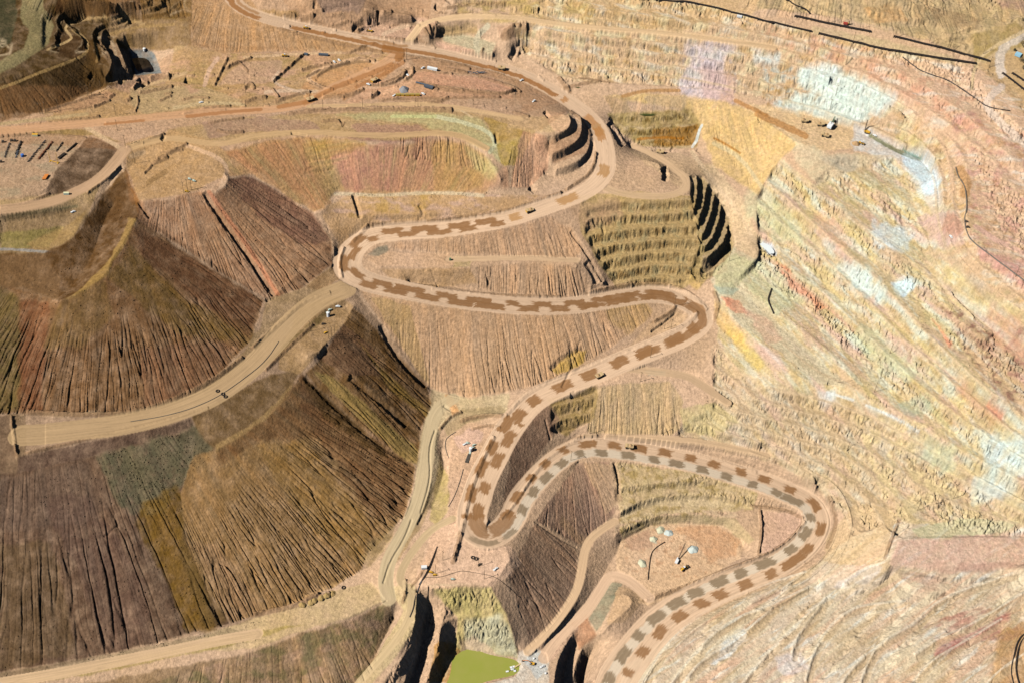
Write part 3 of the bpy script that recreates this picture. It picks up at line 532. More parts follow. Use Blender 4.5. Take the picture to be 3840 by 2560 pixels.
# broken ground everywhere except on the graded roads
SLOPE = np.hypot(np.gradient(Z, axis=1) / np.maximum(np.abs(np.gradient(X, axis=1)), .3), np.gradient(Z, axis=0) / np.maximum(np.abs(np.gradient(Y, axis=0)), .3))
soft_ground = (1 - .85 * FLAT)
Z += soft_ground * 1.6 * np.clip(SLOPE - .85, 0, 1.6) * fbm(X / 8, Y / 8, 4, 307, .7)
Z += soft_ground * (.75 * fbm(X / 14, Y / 14, 4, 301, .62) + .45 * np.clip(SLOPE, .2, 1) * perlin(X / 3.6, Y / 3.6, 305))
lump = np.clip(fbm(X / 40, Y / 40, 3, 311), 0, 1)
Z += soft_ground * lump * 1.3 * np.abs(perlin(X / 5.5, Y / 5.5, 312))
Z += FLAT * .12 * perlin(RT / 2.2, RS / 40, 320)
U, V = proj(X, Y, Z)
SLOPE = blur(np.hypot(np.gradient(Z, axis=1) / np.maximum(np.abs(np.gradient(X, axis=1)), .3), np.gradient(Z, axis=0) / np.maximum(np.abs(np.gradient(Y, axis=0)), .3)), 1)

def zat(x, y):
    c, r = lat(x, y); c = np.clip(c, 0, NA - 1.001); r = np.clip(r, 0, NB - 1.001)
    i = c.astype(int); j = r.astype(int); fc = c - i; fr = r - j
    return (Z[j, i] * (1 - fc) + Z[j, i + 1] * fc) * (1 - fr) + (Z[j + 1, i] * (1 - fc) + Z[j + 1, i + 1] * fc) * fr
_hs = np.linspace(470, -60, 2600)
def ground(u, v):
    """where the sight line of sheet point (u, v) meets the ground"""
    x, y = unproj(u, v, _hs); z = zat(x, y); k = int(np.argmax(z >= _hs))
    return float(x[k]), float(y[k]), float(z[k])
# ================================================================== GROUND COLOURS (soil and rock, with some light and shade put in)
def lin(c): c = np.array(c, float) / 255; return np.where(c <= .04045, c / 12.92, ((c + .055) / 1.055) ** 2.4)
C = np.empty((NB, NA, 3), np.float32); C[:] = lin((212,174,134))
def paint(poly, col, op=1.0, f=5, jit=5, js=26, seed=0):
    """patch of another soil, also used for painted shade: ragged rim that follows the washes down the slope"""
    hard = f <= 4 or op >= 1 and f <= 5
    stain = jit >= 7
    r = soft(poly, f * 4 if stain else f if hard else f * 3, jit, js, 401 + int(seed or (poly[0][0] * 7 + poly[0][1]) % 83))
    if r is None: return
    sl, m = r; x, y = X[sl], Y[sl]
    if stain: m = np.clip(m * (1 + .9 * fbm(x / 11, y / 11, 5, 437, .7) + .5 * RILLC[sl]) , 0, 1) * np.clip(m * 2, 0, 1)
    elif not hard:
        m = m + (m > .01) * (m < .99) * (.34 * fbm(x / 12, y / 12, 4, 437, .7) + .35 * RILLC[sl]); m = sstep(.22, .78, m)
    m = np.clip(m * op * (.86 + .5 * fbm(x / 18, y / 18, 4, 430, .6)), 0, 1)[..., None]; C[sl] = C[sl] * (1 - m) + m * lin(col)
def mottle(poly, col, scale, thr, op=.8, stretch=(1, 1), seed=1, f=6, face=0.0, ang=0.0):
    """irregular patches of another rock colour inside an outline"""
    r = soft(poly, f)
    if r is None: return
    sl, m = r; ca, sa = math.cos(ang), math.sin(ang); x = X[sl] * ca + Y[sl] * sa; y = -X[sl] * sa + Y[sl] * ca
    n = fbm(x / (scale * stretch[0]), y / (scale * stretch[1]) + Z[sl] / scale * .6, 5, 500 + seed, .58)
    k = sstep(thr - .12, thr + .26, n) * op * m
    if face: k = k * ((1 - face) + face * BENCH_FACE[sl])
    k = k[..., None]; C[sl] = C[sl] * (1 - k) + k * lin(col)
def stroke(pts, wpx, col, op=.8, seed=2):
    def fn(sl, D, T):
        n = fbm(X[sl] / 12, Y[sl] / 12, 4, 600 + seed, .6); k = (sstep(1.15, .75, D * (1 + .5 * n) / wpx) * op)[..., None]
        C[sl] = C[sl] * (1 - k) + k * lin(col)
    along(pts, wpx * 1.8, fn)
ALL = [(-400,-300),(2800,-300),(2800,1900),(-400,1900)]
# --- top, from left to right
paint([(-400,-300),(240,-300),(250,60),(225,100),(250,150),(262,196),(200,216),(110,258),(-400,285)], (112,84,42), 1, 6, 5)
paint([(0,200),(120,150),(200,130),(250,180),(200,210),(110,256),(0,280)], (92,68,36), .8, 6, 6)
paint([(120,70),(220,95),(245,150),(200,140),(130,130)], (96,66,36), .8, 5, 5); paint([(130,-20),(330,-20),(330,25),(230,35),(130,30)], (104,68,36), .8, 5, 5)
paint([(60,-40),(105,-40),(98,15),(125,60),(108,105),(60,140),(0,170),(-200,220),(-200,150),(0,140),(55,110),(68,70),(45,40)], (196,176,118), .95, 3, 3)
paint([(-60,-40),(30,-40),(40,40),(25,100),(-60,140)], (88,92,62), .8, 4, 4)
paint([(440,-60),(540,-60),(600,36),(700,66),(900,106),(900,122),(700,118),(508,124),(440,100)], (200,156,106), 1, 4, 3)
paint([(240,40),(440,30),(440,110),(370,116),(280,110),(236,84)], (150,116,68), .9, 5, 4); paint([(320,-20),(440,-20),(440,40),(330,46)], (140,108,52), .9, 5, 4)
paint([(230,206),(290,200),(380,195),(400,110),(440,100),(508,126),(900,124),(910,130),(760,210),(700,240),(440,262),(260,282),(120,292),(100,262)], (204,166,112), 1, 5, 6)
mottle([(240,200),(440,120),(880,126),(760,205),(440,258)], (222,176,136), 40, .05, .8, (2, 1), 3); mottle([(240,200),(440,120),(880,126),(760,205),(440,258)], (178,152,92), 34, .12, .8, (2, 1), 4)
paint([(300,205),(420,196),(440,215),(470,200),(560,232),(480,245),(330,262),(300,240)], (206,180,128), .85, 4, 4); paint([(560,140),(650,140),(640,190),(500,196),(520,170)], (214,176,142), .8, 4, 4)
paint([(206,218),(250,208),(268,216),(240,240),(130,262),(110,256)], (198,154,114), .9, 3, 3)
paint([(690,200),(720,175),(790,148),(880,140),(905,152),(880,185),(830,205),(760,225),(700,230)], (222,168,112), .95, 4, 4); paint([(770,212),(820,190),(900,150),(915,130),(935,130),(900,165),(850,205),(790,232)], (216,160,108), .8, 3, 3)
paint([(945,166),(990,164),(1040,172),(1130,180),(1186,205),(1178,214),(1120,208),(1010,196),(950,188)], (232,176,138), 1, 3, 2); paint([(860,185),(950,188),(1020,200),(1180,218),(1180,226),(950,225),(850,228),(790,240)], (224,172,130), .9, 4, 4)
paint([(940,128),(1080,142),(1230,190),(1290,235),(1200,262),(1185,220),(1190,200),(1130,176),(960,160)], (208,164,122), .9, 4, 5)
paint([(600,-60),(1000,-60),(980,60),(930,110),(820,88),(690,58)], (206,164,122), 1, 5, 6); paint([(840,45),(960,40),(1020,60),(960,95),(900,92),(830,78)], (230,186,148), 1, 4, 4); paint([(720,-20),(850,-20),(830,25),(740,30)], (150,128,112), .8, 5, 5)
paint([(590,20),(640,25),(690,30),(680,50),(610,38)], (178,140,78), .7); paint([(960,60),(1010,66),(1010,100),(930,104)], (180,146,110), .9, 3, 3); paint([(1015,82),(1060,80),(1140,100),(1128,126),(1080,110),(1020,96)], (214,196,150), .9, 3, 3)
paint([(1000,95),(1080,115),(1100,130),(1060,128),(1000,108)], (226,178,142), .9, 3, 3); paint([(1010,60),(1095,58),(1100,80),(1010,82)], (186,152,96), .8, 3, 4); paint([(1140,60),(1230,55),(1240,90),(1150,90)], (186,146,110), .8, 3, 3)
# --- pit wall, upper benches
paint(WALL_HI, (222,184,138), 1, 8, 4)
paint([(1160,-40),(1760,-80),(1760,20),(1529,80),(1300,66),(1170,40)], (214,176,122), .9, 6, 8); mottle([(1050,-40),(1400,-40),(1350,60),(1050,50)], (190,160,90), 30, .02, .7, (2, 1), 6)
mottle(WALL_HI, (206,164,104), 26, .10, .75, (1, 1), 7, 6, .3); mottle(WALL_HI, (232,212,160), 30, .12, .7, (1, 1), 8); mottle(WALL_HI, (172,150,104), 20, .16, .7, (1, 1), 9, 6, .6)
paint([(1950,120),(2240,150),(2352,240),(2500,400),(2500,800),(2300,640),(2240,480),(2170,330),(2060,230),(1940,160)], (224,182,144), .8, 8, 10); mottle([(1740,50),(2000,110),(2240,220),(2300,340),(2150,260),(1900,140),(1740,110)], (216,152,116), 34, .02, .6, (1, 1), 10, 6, .3)
mottle([(2180,240),(2352,300),(2500,500),(2500,800),(2230,560)], (206,150,128), 26, .08, .65, (1, 1), 11); mottle([(2180,240),(2352,300),(2500,500),(2500,800),(2230,560)], (188,140,90), 22, .16, .6, (1, 1), 12)
paint([(1570,100),(1640,88),(1690,110),(1660,150),(1665,200),(1640,245),(1570,225),(1560,180),(1590,140)], (226,206,198), .9, 9, 16); mottle([(1570,95),(1690,100),(1690,250),(1560,240)], (170,158,150), 16, .08, .6, (1, 1), 13)
paint([(1600,150),(1690,170),(1690,240),(1620,250)], (210,170,150), .7, 6, 10)
for q in ([(1830,160),(1900,150),(1990,190),(2060,232),(2010,262),(1950,250),(1880,220),(1840,190)], [(1780,230),(1850,215),(1960,230),(2010,258),(1960,285),(1880,268),(1800,262)], [(1730,120),(1790,130),(1800,158),(1740,150)]): paint(q, (234,240,220), .95, 7, 18, 20)
mottle([(1750,130),(2060,220),(2010,290),(1760,260)], (190,200,180), 14, .08, .6, (1, 1), 14); mottle([(1750,190),(1880,215),(1870,270),(1750,260)], (178,132,62), 20, .05, .7, (1, 1), 15)
paint([(2050,300),(2120,320),(2130,370),(2080,345)], (222,200,120), .7, 5, 8); mottle([(2050,290),(2170,320),(2180,380),(2080,360)], (150,120,80), 10, .05, .7, (1, 2), 16)
# far hills on the right
paint([(1760,-100),(2700,-100),(2700,300),(2400,290),(2352,228),(2290,175),(2230,130),(2060,70),(1900,35),(1740,20)], (198,168,118), 1, 5, 6)
for i, q in enumerate(([(2100,10),(2200,30),(2260,46),(2230,70),(2100,50)], [(2230,80),(2330,50),(2352,60),(2352,110),(2290,120),(2240,150)], [(1980,20),(2060,10),(2090,50),(2010,55)], [(2280,-20),(2400,-20),(2400,40),(2300,20)])): paint(q, [(160,130,92),(172,144,86),(214,164,106),(176,138,112)][i], .8, 4, 5)
mottle([(1760,-60),(2500,-60),(2500,80),(2200,110),(1900,40)], (170,148,104), 30, .06, .6, (1, 2), 18); mottle([(1760,-60),(2500,-60),(2500,80),(2200,110),(1900,40)], (214,176,122), 24, .12, .6, (1, 2), 19)
paint([(1860,60),(2000,85),(2190,130),(2190,148),(2020,110),(1870,78)], (204,178,130), .8, 4, 5); paint([(2240,150),(2300,130),(2352,115),(2420,200),(2420,300),(2352,262),(2290,190)], (188,152,104), .8, 4, 4)
# shovel bench and pale floor below it
paint([(1720,238),(1844,255),(1960,290),(1960,340),(1870,350),(1790,322),(1720,282)], (236,198,144), 1, 4, 3); paint([(1960,280),(2010,300),(2140,380),(2170,480),(2130,470),(2090,440),(2060,370),(1960,345)], (226,218,198), .95, 5, 8)
paint([(2070,350),(2130,360),(2160,420),(2150,445),(2110,450),(2085,410)], (226,236,232), .95, 4, 7); paint([(1800,310),(1900,350),(2040,360),(2080,440),(1990,470),(1900,440),(1840,390)], (216,194,150), .9, 6, 8)
paint([(1890,430),(1960,390),(2010,440),(2060,500),(2020,545),(1950,490)], (218,174,142), .85, 6, 6); paint([(1880,360),(1960,352),(2020,440),(1980,430)], (196,180,148), .7, 6, 8); paint([(2110,440),(2180,470),(2170,540),(2090,520)], (226,206,166), .7, 6, 8)
stroke([(2000,312),(2030,330),(2070,352),(2110,366)], 5, (112,112,62), .8); stroke([(2075,345),(2120,368)], 3, (70,110,80), .8)
# pit wall, diagonal benches
R_ALL = [(1640,640),(1745,590),(1740,455),(1790,365),(1870,425),(2050,362),(2110,420),(2185,612),(2352,716),(2500,810),(2500,1230),(2072,1230),(2000,1210),(1930,1165),(1860,1098),(1763,1052),(1650,1020),(1560,1000),(1560,985),(1640,900),(1650,760)]
paint(R_ALL, (222,194,142), 1, 8, 6)
for k, (col, sc, thr, op, fc) in enumerate([((222,196,124),30,.02,.6,.2),((202,170,110),22,.08,.55,.3),((226,220,186),30,.14,.6,.2),((214,176,142),38,.12,.55,0),((182,174,122),26,.16,.5,.2),((176,140,84),13,.18,.6,.5),((228,232,202),16,.26,.6,.3)]):
    mottle(R_ALL, col, sc, thr, op, (2.6, .7), 30 + k, 12, fc, -.96)
mottle(R_ALL, (226,234,208), 26, .14, .55, (3, .7), 46, 12, .4, -.96); mottle(R_ALL, (226,180,160), 36, .14, .5, (3, .7), 47, 12, 0, -.96); mottle(WALL_HI, (232,226,200), 22, .16, .5, (2.5, .7), 48, 10, .3, -.3)
paint([(1650,560),(1745,590),(1860,690),(1780,720),(1680,650)], (208,206,158), .6, 8, 10); paint([(1630,640),(1680,620),(1740,690),(1860,810),(1950,885),(1880,882),(1780,800),(1690,740)], (218,198,156), .9, 6, 6)
for q in ([(1772,592),(1800,610),(1860,672),(1905,710),(1880,712),(1820,660)], [(1655,680),(1700,690),(1720,720),(1690,720)], [(2275,920),(2300,945),(2290,948)], [(2140,730),(2190,790),(2180,800)]): paint(q, (226,142,104), .75, 3, 6)
paint([(1700,700),(1770,740),(1800,780),(1760,790)], (228,176,142), .6, 6, 8); paint([(1640,690),(1690,745),(1720,800),(1690,790),(1650,750)], (222,178,112), .9, 4, 5); paint([(1655,740),(1700,760),(1760,840),(1745,860),(1690,800)], (226,190,100), .6, 5, 10)
paint([(1637,655),(1680,645),(1700,665),(1680,680),(1650,675)], (176,180,148), .9, 4, 4); paint([(1745,556),(1775,562),(1785,588),(1765,584)], (236,240,238), 1, 1, 2); paint([(2045,645),(2095,640),(2100,668),(2075,680)], (232,244,234), 1, 3, 8)
for q in ([(1920,600),(1990,620),(2040,690),(1990,680)], [(2240,1000),(2352,1010),(2352,1080),(2280,1090)], [(2240,1100),(2310,1080),(2310,1130),(2240,1150)], [(1870,895),(1920,900),(1920,930),(1880,925)], [(2000,500),(2100,540),(2080,580),(2010,560)]): paint(q, (224,234,222), .75, 7, 18, 18)
for q in ([(2080,1000),(2200,1020),(2180,1080),(2090,1060)], [(2050,930),(2130,900),(2150,940),(2090,960)]): paint(q, (184,194,162), .6, 6, 14)
paint([(2180,720),(2352,800),(2420,950),(2352,960),(2240,840)], (196,148,112), .55, 10, 16); mottle([(2150,700),(2400,760),(2420,980),(2260,880)], (150,104,84), 18, .10, .75, (1, 1), 41); paint([(2270,920),(2310,950),(2300,965),(2262,930)], (224,140,104), .7, 3, 4)
paint([(2100,500),(2200,480),(2220,560),(2160,570)], (222,182,160), .8, 5, 7); paint([(2180,480),(2222,520),(2200,545),(2160,528)], (204,150,118), .8, 4, 4); stroke([(2205,390),(2222,420),(2215,445)], 12, (192,146,96), .9); paint([(2240,560),(2352,620),(2352,660),(2250,600)], (212,154,136), .7, 6, 6)
paint(WALL_LO, (216,180,138), .6, 8, 8); mottle([(1960,950),(2352,1000),(2352,1220),(2050,1200)], (232,204,144), 30, -.05, .7, (1, 1), 43); mottle(WALL_LO, (178,148,104), 15, .12, .7, (1, 1), 44, 6, .6)
# --- lower right
LR = [(1400,1700),(1430,1530),(1600,1420),(1850,1310),(1960,1230),(2060,1200),(2500,1215),(2500,1750)]
paint(LR, (230,204,166), 1, 8, 6); mottle(LR, (202,172,124), 30, .02, .7, (4, .6), 51, 8, 0, .75); mottle(LR, (236,214,172), 30, .04, .8, (4, .6), 52, 8, 0, .75); mottle(LR, (226,176,136), 36, .12, .6, (4, .6), 53, 8, 0, .7); mottle(LR, (236,230,204), 18, .20, .7, (4, .6), 54, 8, 0, .7)
paint([(2060,1240),(2352,1222),(2500,1230),(2500,1310),(2352,1300),(2160,1310),(2040,1300)], (222,180,148), .95, 7, 7); paint([(2090,1215),(2200,1190),(2352,1195),(2300,1222),(2120,1236)], (212,200,150), .9, 5, 5); mottle([(2040,1290),(2352,1290),(2352,1340),(2100,1360)], (196,152,124), 26, .0, .6, (3, 1), 55)
paint([(2150,1470),(2260,1440),(2330,1390),(2300,1450),(2220,1490),(2150,1500)], (186,118,104), .75, 6, 10); mottle([(2120,1430),(2352,1360),(2352,1480),(2150,1520)], (176,100,84), 26, .05, .6, (3, .8), 56, 6, 0, .5); paint([(1780,1510),(1840,1500),(1870,1540),(1800,1550)], (236,222,206), .6, 6, 12); paint([(2300,1440),(2400,1420),(2400,1600),(2260,1600)], (196,150,92), .8, 6, 10)
paint([(1910,1350),(1990,1300),(2030,1300),(1990,1340)], (232,220,200), .7, 5, 8); paint([(1890,1470),(1920,1430),(1980,1440),(1960,1480)], (214,186,140), .7, 5, 8); paint([(1620,1530),(1680,1460),(1720,1440),(1690,1500)], (228,232,220), .75, 6, 12)
paint([(1900,1230),(1960,1160),(2010,1160),(2060,1180),(2030,1290),(1960,1300),(1890,1290)], (224,188,136), .8, 6, 6)
# --- shovel floor and the ramp
paint([(1414,1300),(1420,1240),(1490,1205),(1560,1198),(1660,1204),(1712,1240),(1700,1280),(1590,1345),(1490,1390),(1440,1380),(1460,1350)], (234,192,144), 1, 4, 3); paint([(1540,1215),(1640,1205),(1705,1240),(1690,1275),(1630,1290),(1600,1240)], (222,164,112), .7, 6, 8); mottle([(1420,1210),(1660,1200),(1712,1260),(1600,1330),(1440,1310)], (206,158,114), 12, .12, .7, (1, 1), 61)
paint([(1424,1210),(1490,1186),(1581,1178),(1690,1190),(1735,1240),(1720,1250),(1660,1206),(1560,1200),(1490,1206),(1430,1240)], (196,172,120), .7, 4, 4); paint([(1430,1235),(1490,1212),(1500,1255),(1450,1265)], (204,160,122), .8, 4, 4)
for q in ([(1505,1212),(1522,1208),(1530,1222),(1512,1226)], [(1495,1232),(1507,1236),(1510,1248),(1496,1244)]): paint(q, (202,196,160), .9, 2, 2)
paint([(1745,1172),(1842,1178),(1840,1220),(1790,1258),(1750,1272)], (230,186,150), 1, 3, 3); paint([(1410,1060),(1640,1090),(1740,1130),(1730,1170),(1560,1175),(1424,1200)], (208,180,128), .9, 5, 6); mottle([(1410,1060),(1640,1090),(1740,1130),(1730,1170),(1560,1190),(1424,1230)], (170,142,84), 14, .06, .75, (1, 1), 62)
paint([(1424,1168),(1490,1145),(1600,1140),(1690,1155),(1690,1164),(1500,1160),(1424,1190)], (226,196,146), .8, 3, 3)
paint(W1, (172,136,104), 1, 5, 3); paint(W2, (176,138,108), 1, 5, 4); paint([(1340,1065),(1420,1060),(1430,1150),(1390,1180),(1370,1120)], (200,164,122), .8, 6, 6); paint([(1290,1180),(1350,1240),(1330,1250),(1280,1200)], (204,162,118), .7, 3, 3)
paint([(1400,1335),(1430,1340),(1390,1420),(1370,1450),(1352,1420)], (150,142,110), .9, 4, 4); paint([(1310,1430),(1350,1410),(1370,1460),(1330,1490)], (192,138,98), .9, 4, 4); paint([(1420,1345),(1490,1365),(1430,1430),(1395,1430)], (212,172,126), .9, 5, 6)
paint([(1190,1492),(1235,1490),(1262,1510),(1258,1600),(1030,1620),(1090,1575),(1185,1553)], (226,208,178), 1, 4, 3); paint([(1215,1490),(1245,1500),(1258,1535),(1235,1560),(1205,1520)], (212,208,190), .9, 3, 3); paint([(1240,1470),(1300,1435),(1330,1440),(1290,1490),(1262,1520),(1244,1500)], (234,190,150), .9, 4, 3)
paint([(990,1350),(1126,1345),(1160,1400),(1190,1490),(1190,1510),(1060,1495),(1040,1500),(1052,1420)], (200,178,112), 1, 5, 5); paint([(1070,1420),(1150,1410),(1180,1470),(1185,1510),(1065,1500)], (208,198,158), .9, 6, 8); paint([(1055,1470),(1090,1460),(1130,1490),(1150,1510),(1060,1500)], (226,184,144), .6, 4, 5); paint([(1000,1480),(1040,1470),(1060,1500),(1030,1568),(980,1568)], (190,138,66), .8, 5, 6)
# --- middle
paint([(985,1240),(1060,1236),(1100,1255),(1175,1255),(1200,1290),(1160,1330),(1126,1346),(1060,1342),(960,1354),(955,1320)], (230,188,148), 1, 4, 4); paint([(1030,990),(1077,970),(1150,980),(1110,1060),(1070,1170),(1050,1230),(1000,1300),(970,1320),(985,1240),(1030,1180),(1020,1090),(1034,1020)], (228,184,142), 1, 4, 4)
paint([(1040,1010),(1075,982),(1110,990),(1105,1015),(1060,1040)], (236,192,160), .9, 4, 5); paint([(1010,1060),(1030,1090),(1030,1170),(1000,1210),(985,1190)], (190,164,98), .9, 4, 4)
paint([(990,895),(1080,915),(1170,902),(1165,950),(1060,950),(1010,990),(1003,1035),(1010,1070),(990,1150),(950,1220),(900,1290),(885,1340),(870,1350),(880,1290),(930,1190),(950,1130),(960,1050),(968,990)], (214,186,138), 1, 4, 4); paint([(1020,905),(1040,908),(1055,945),(1040,955)], (226,160,100), .7, 3, 5); paint([(1020,985),(1060,940),(1150,930),(1165,945),(1080,970),(1030,1000)], (186,158,112), .9, 4, 3)
paint([(1012,1030),(1020,1075),(1005,1130),(960,1220),(905,1300),(890,1340),(880,1330),(900,1280),(955,1195),(1000,1100)], (170,140,90), .7, 3, 4)
paint(S1, (208,166,122), 1, 5, 4); paint([(850,680),(940,700),(990,890),(960,850),(900,760)], (196,160,104), .8, 5, 5); paint([(1270,850),(1300,815),(1345,800),(1340,835),(1280,862)], (186,150,66), .9, 4, 6); paint([(1380,690),(1480,685),(1500,720),(1440,770),(1400,740)], (194,156,92), .6, 6, 8)
paint([(1490,745),(1545,712),(1578,725),(1560,750),(1480,775),(1440,800)], (220,180,134), .9, 4, 3)
paint(S2, (206,164,122), 1, 5, 4); paint(S3, (210,168,126), 1, 5, 4); paint([(842,596),(866,580),(1030,580),(1050,600),(1030,614),(870,612)], (230,186,140), 1, 3, 3); paint([(1045,585),(1085,590),(1080,612),(1040,615)], (200,172,118), .9, 3, 4); paint([(846,586),(862,570),(890,565),(892,578),(868,590)], (140,136,110), .9, 3, 4); paint([(870,618),(1080,616),(1100,650),(1000,660),(900,640)], (196,156,108), .9, 4, 4)
paint([(1330,450),(1440,440),(1600,450),(1620,570),(1605,640),(1570,660),(1414,662),(1380,610),(1335,540)], (200,168,108), 1, 6, 5); paint([(1400,640),(1350,540),(1370,500),(1600,500),(1617,570),(1605,640)], (198,166,106), .9, 6, 6); mottle(PW, (152,118,66), 14, .02, .8, (1, 1), 71, 6, .8); mottle(PW, (170,160,112), 22, .16, .6, (1, 1), 72); paint([(1300,470),(1420,455),(1440,500),(1340,530)], (204,164,122), .8, 8, 8)
paint([(1600,590),(1625,640),(1600,670),(1580,650)], (206,170,96), .8, 4, 4); paint(PW_E, (176,150,96), .8, 3, 3)
paint([(1600,380),(1640,380),(1700,450),(1745,550),(1740,600),(1690,570),(1670,500),(1640,440)], (228,194,146), 1, 5, 5); paint([(1640,620),(1690,580),(1740,610),(1690,660),(1640,660)], (208,196,142), .8, 5, 6)
paint([(1350,870),(1420,840),(1600,850),(1660,910),(1600,960),(1540,870),(1370,890)], (226,184,140), .8, 5, 5); paint(QB, (204,170,120), 1, 4, 3); paint([(1255,915),(1360,885),(1375,895),(1365,960),(1300,1000),(1265,980)], (172,140,84), 1, 5, 5); paint([(1180,1010),(1255,915),(1285,960),(1270,1000),(1200,1100),(1165,1160),(1150,1180)], (162,126,96), 1, 4, 3)
paint([(1480,850),(1530,850),(1530,862),(1490,862)], (178,180,150), .8, 2, 3); paint([(1560,940),(1640,920),(1700,970),(1640,1000),(1570,990)], (212,188,126), .8, 5, 6)
# --- bowl and plateau
paint(BOWL, (204,160,100), 1, 5, 5)
for q, c, o in (([(500,350),(700,318),(740,400),(760,470),(720,486),(600,400)], (184,136,84), 1), ([(690,330),(760,330),(770,450),(745,450)], (184,152,88), .7), ([(750,340),(900,330),(920,440),(790,440)], (196,142,112), .9), ([(880,335),(1000,320),(1010,440),(900,440)], (196,146,108), .85), ([(990,330),(1070,330),(1120,370),(1110,430),(1000,440)], (188,150,84), .9),
    ([(1060,325),(1150,390),(1140,420),(1100,400)], (206,190,120), .8), ([(790,300),(990,290),(1000,320),(900,332),(800,322)], (150,108,94), .8), ([(700,320),(790,318),(850,335),(730,370)], (184,146,70), .7), ([(1140,400),(1165,380),(1175,430),(1110,440)], (198,150,112), .9)): paint(q, c, o, 6, 7)
r = soft(BOWL, 10); sl, m = r; q_ = np.clip(.5 + .55 * RILLC[sl] + .5 * fbm(X[sl] / 40, Y[sl] / 40, 4, 441, .6), 0, 1) * m * .5; C[sl] = C[sl] * (1 - q_[..., None]) + q_[..., None] * lin((176,124,98)); q_ = np.clip(-.1 - .9 * RILLC[sl] + .5 * fbm(X[sl] / 30, Y[sl] / 30, 4, 442, .6), 0, 1) * m * .7; C[sl] = C[sl] * (1 - q_[..., None]) + q_[..., None] * lin((204,172,112))
paint([(738,492),(760,470),(800,448),(960,442),(1110,446),(1240,450),(1180,485),(1100,505),(850,520),(800,540),(760,530)], (206,164,114), 1, 5, 4); mottle([(738,492),(800,448),(960,442),(1240,450),(1100,500),(850,515)], (216,178,150), 24, .08, .7, (2, 1), 73); mottle([(800,450),(1000,445),(1000,490),(800,500)], (196,156,76), 30, .10, .6, (1, 1), 74)
stroke([(770,446),(805,446),(868,450),(960,444),(1051,444),(1110,450)], 4, (224,200,156), .7)
paint([(380,300),(560,270),(700,262),(1040,252),(1180,275),(1110,345),(1064,320),(1000,310),(900,325),(712,308),(560,325),(400,330)], (196,164,112), 1, 5, 5); paint([(760,260),(1000,256),(1110,275),(1145,330),(1150,380),(1120,345),(1060,312),(960,285),(820,275)], (206,200,138), .85, 6, 8); paint([(800,285),(960,285),(1000,310),(840,318)], (178,132,118), .6, 5, 6); paint([(460,280),(600,270),(720,280),(740,300),(600,302),(480,318)], (180,146,124), .7, 5, 5)
paint([(1110,270),(1230,300),(1190,380),(1155,380),(1130,310)], (182,152,76), .9, 5, 5); paint([(1200,300),(1260,315),(1260,390),(1215,430),(1170,430),(1190,350)], (216,164,124), .9, 5, 4); paint([(1164,262),(1260,268),(1310,262),(1305,300),(1216,305),(1165,292)], (220,184,132), .9, 4, 4); paint([(1250,262),(1300,255),(1320,290),(1300,310),(1270,300)], (226,180,138), .8, 3, 3); paint([(1300,300),(1360,285),(1350,350),(1270,375),(1250,330)], (186,142,104), .8, 4, 4)
# --- inner pit benches
paint([(1385,222),(1500,216),(1660,232),(1740,262),(1830,330),(1790,370),(1740,450),(1640,380),(1590,255)], (222,184,120), 1, 5, 4); paint([(1390,225),(1440,220),(1450,262),(1410,262)], (180,148,104), .8, 5, 5); paint([(1480,222),(1580,222),(1570,255),(1500,260)], (196,166,130), .6, 6, 6)
paint([(1395,262),(1590,252),(1612,290),(1600,340),(1480,340),(1430,310)], (184,156,98), 1, 4, 4); mottle([(1395,262),(1590,252),(1612,290),(1600,340),(1480,340)], (120,92,40), 12, .02, .8, (1, 1), 76, 4, .5); paint([(1500,300),(1605,285),(1600,340),(1500,335)], (160,106,38), .7, 4, 5); stroke([(1612,288),(1604,305),(1600,325),(1590,338)], 3.2, (216,220,206), .8); stroke([(1465,320),(1520,316),(1570,318)], 3, (190,120,40), .7); paint([(1465,262),(1510,262),(1502,266),(1476,266)], (80,90,40), .9, 2, 2)
stroke([(1640,318),(1665,330),(1700,352)], 2.5, (170,110,40), .8); paint([(1430,372),(1500,366),(1530,390),(1500,410),(1440,402)], (216,176,136), .9, 4, 4); paint([(1440,345),(1545,350),(1640,380),(1600,420),(1570,440)], (220,184,136), .6, 5, 5)
# --- left: yard, dumps
paint([(-300,315),(0,308),(120,300),(205,310),(180,338),(156,368),(128,394),(112,436),(100,450),(52,466),(-300,474)], (186,150,112), 1, 3, 3); mottle([(-100,320),(190,320),(110,440),(-100,470)], (172,152,116), 30, .05, .6, (2, 1), 81)
paint([(205,312),(282,342),(264,376),(220,410),(130,460),(60,472),(105,446),(128,394),(160,362)], (100,76,52), 1, 3, 3); paint([(-200,285),(0,295),(205,298),(285,330),(210,312),(0,308),(-200,325)], (148,126,66), .9, 3, 3); paint([(286,330),(400,300),(500,330),(530,370),(520,400),(450,440),(320,462),(294,390)], (206,166,112), 1, 4, 4)
paint([(-200,480),(200,440),(240,400),(200,500),(160,560),(100,584),(-200,590)], (186,152,104), 1, 3, 3); paint([(0,535),(90,525),(150,520),(110,570),(0,570)], (176,158,88), .9, 3, 4); paint([(0,495),(180,470),(180,476),(0,506)], (120,112,78), .8, 2, 2); paint([(60,560),(160,515),(200,480),(170,545),(100,582)], (204,164,102), .8, 3, 3); stroke([(0,572),(60,575),(120,580)], 3, (190,200,196), .5)
paint([(290,384),(300,420),(320,464),(330,500),(312,506),(286,560),(250,630),(184,676),(138,692),(60,660),(-200,655),(-200,580),(100,582),(170,546),(225,464)], (116,82,42), 1, 4, 4); paint([(280,390),(305,500),(240,520),(200,520)], (108,76,40), .7, 6, 6)
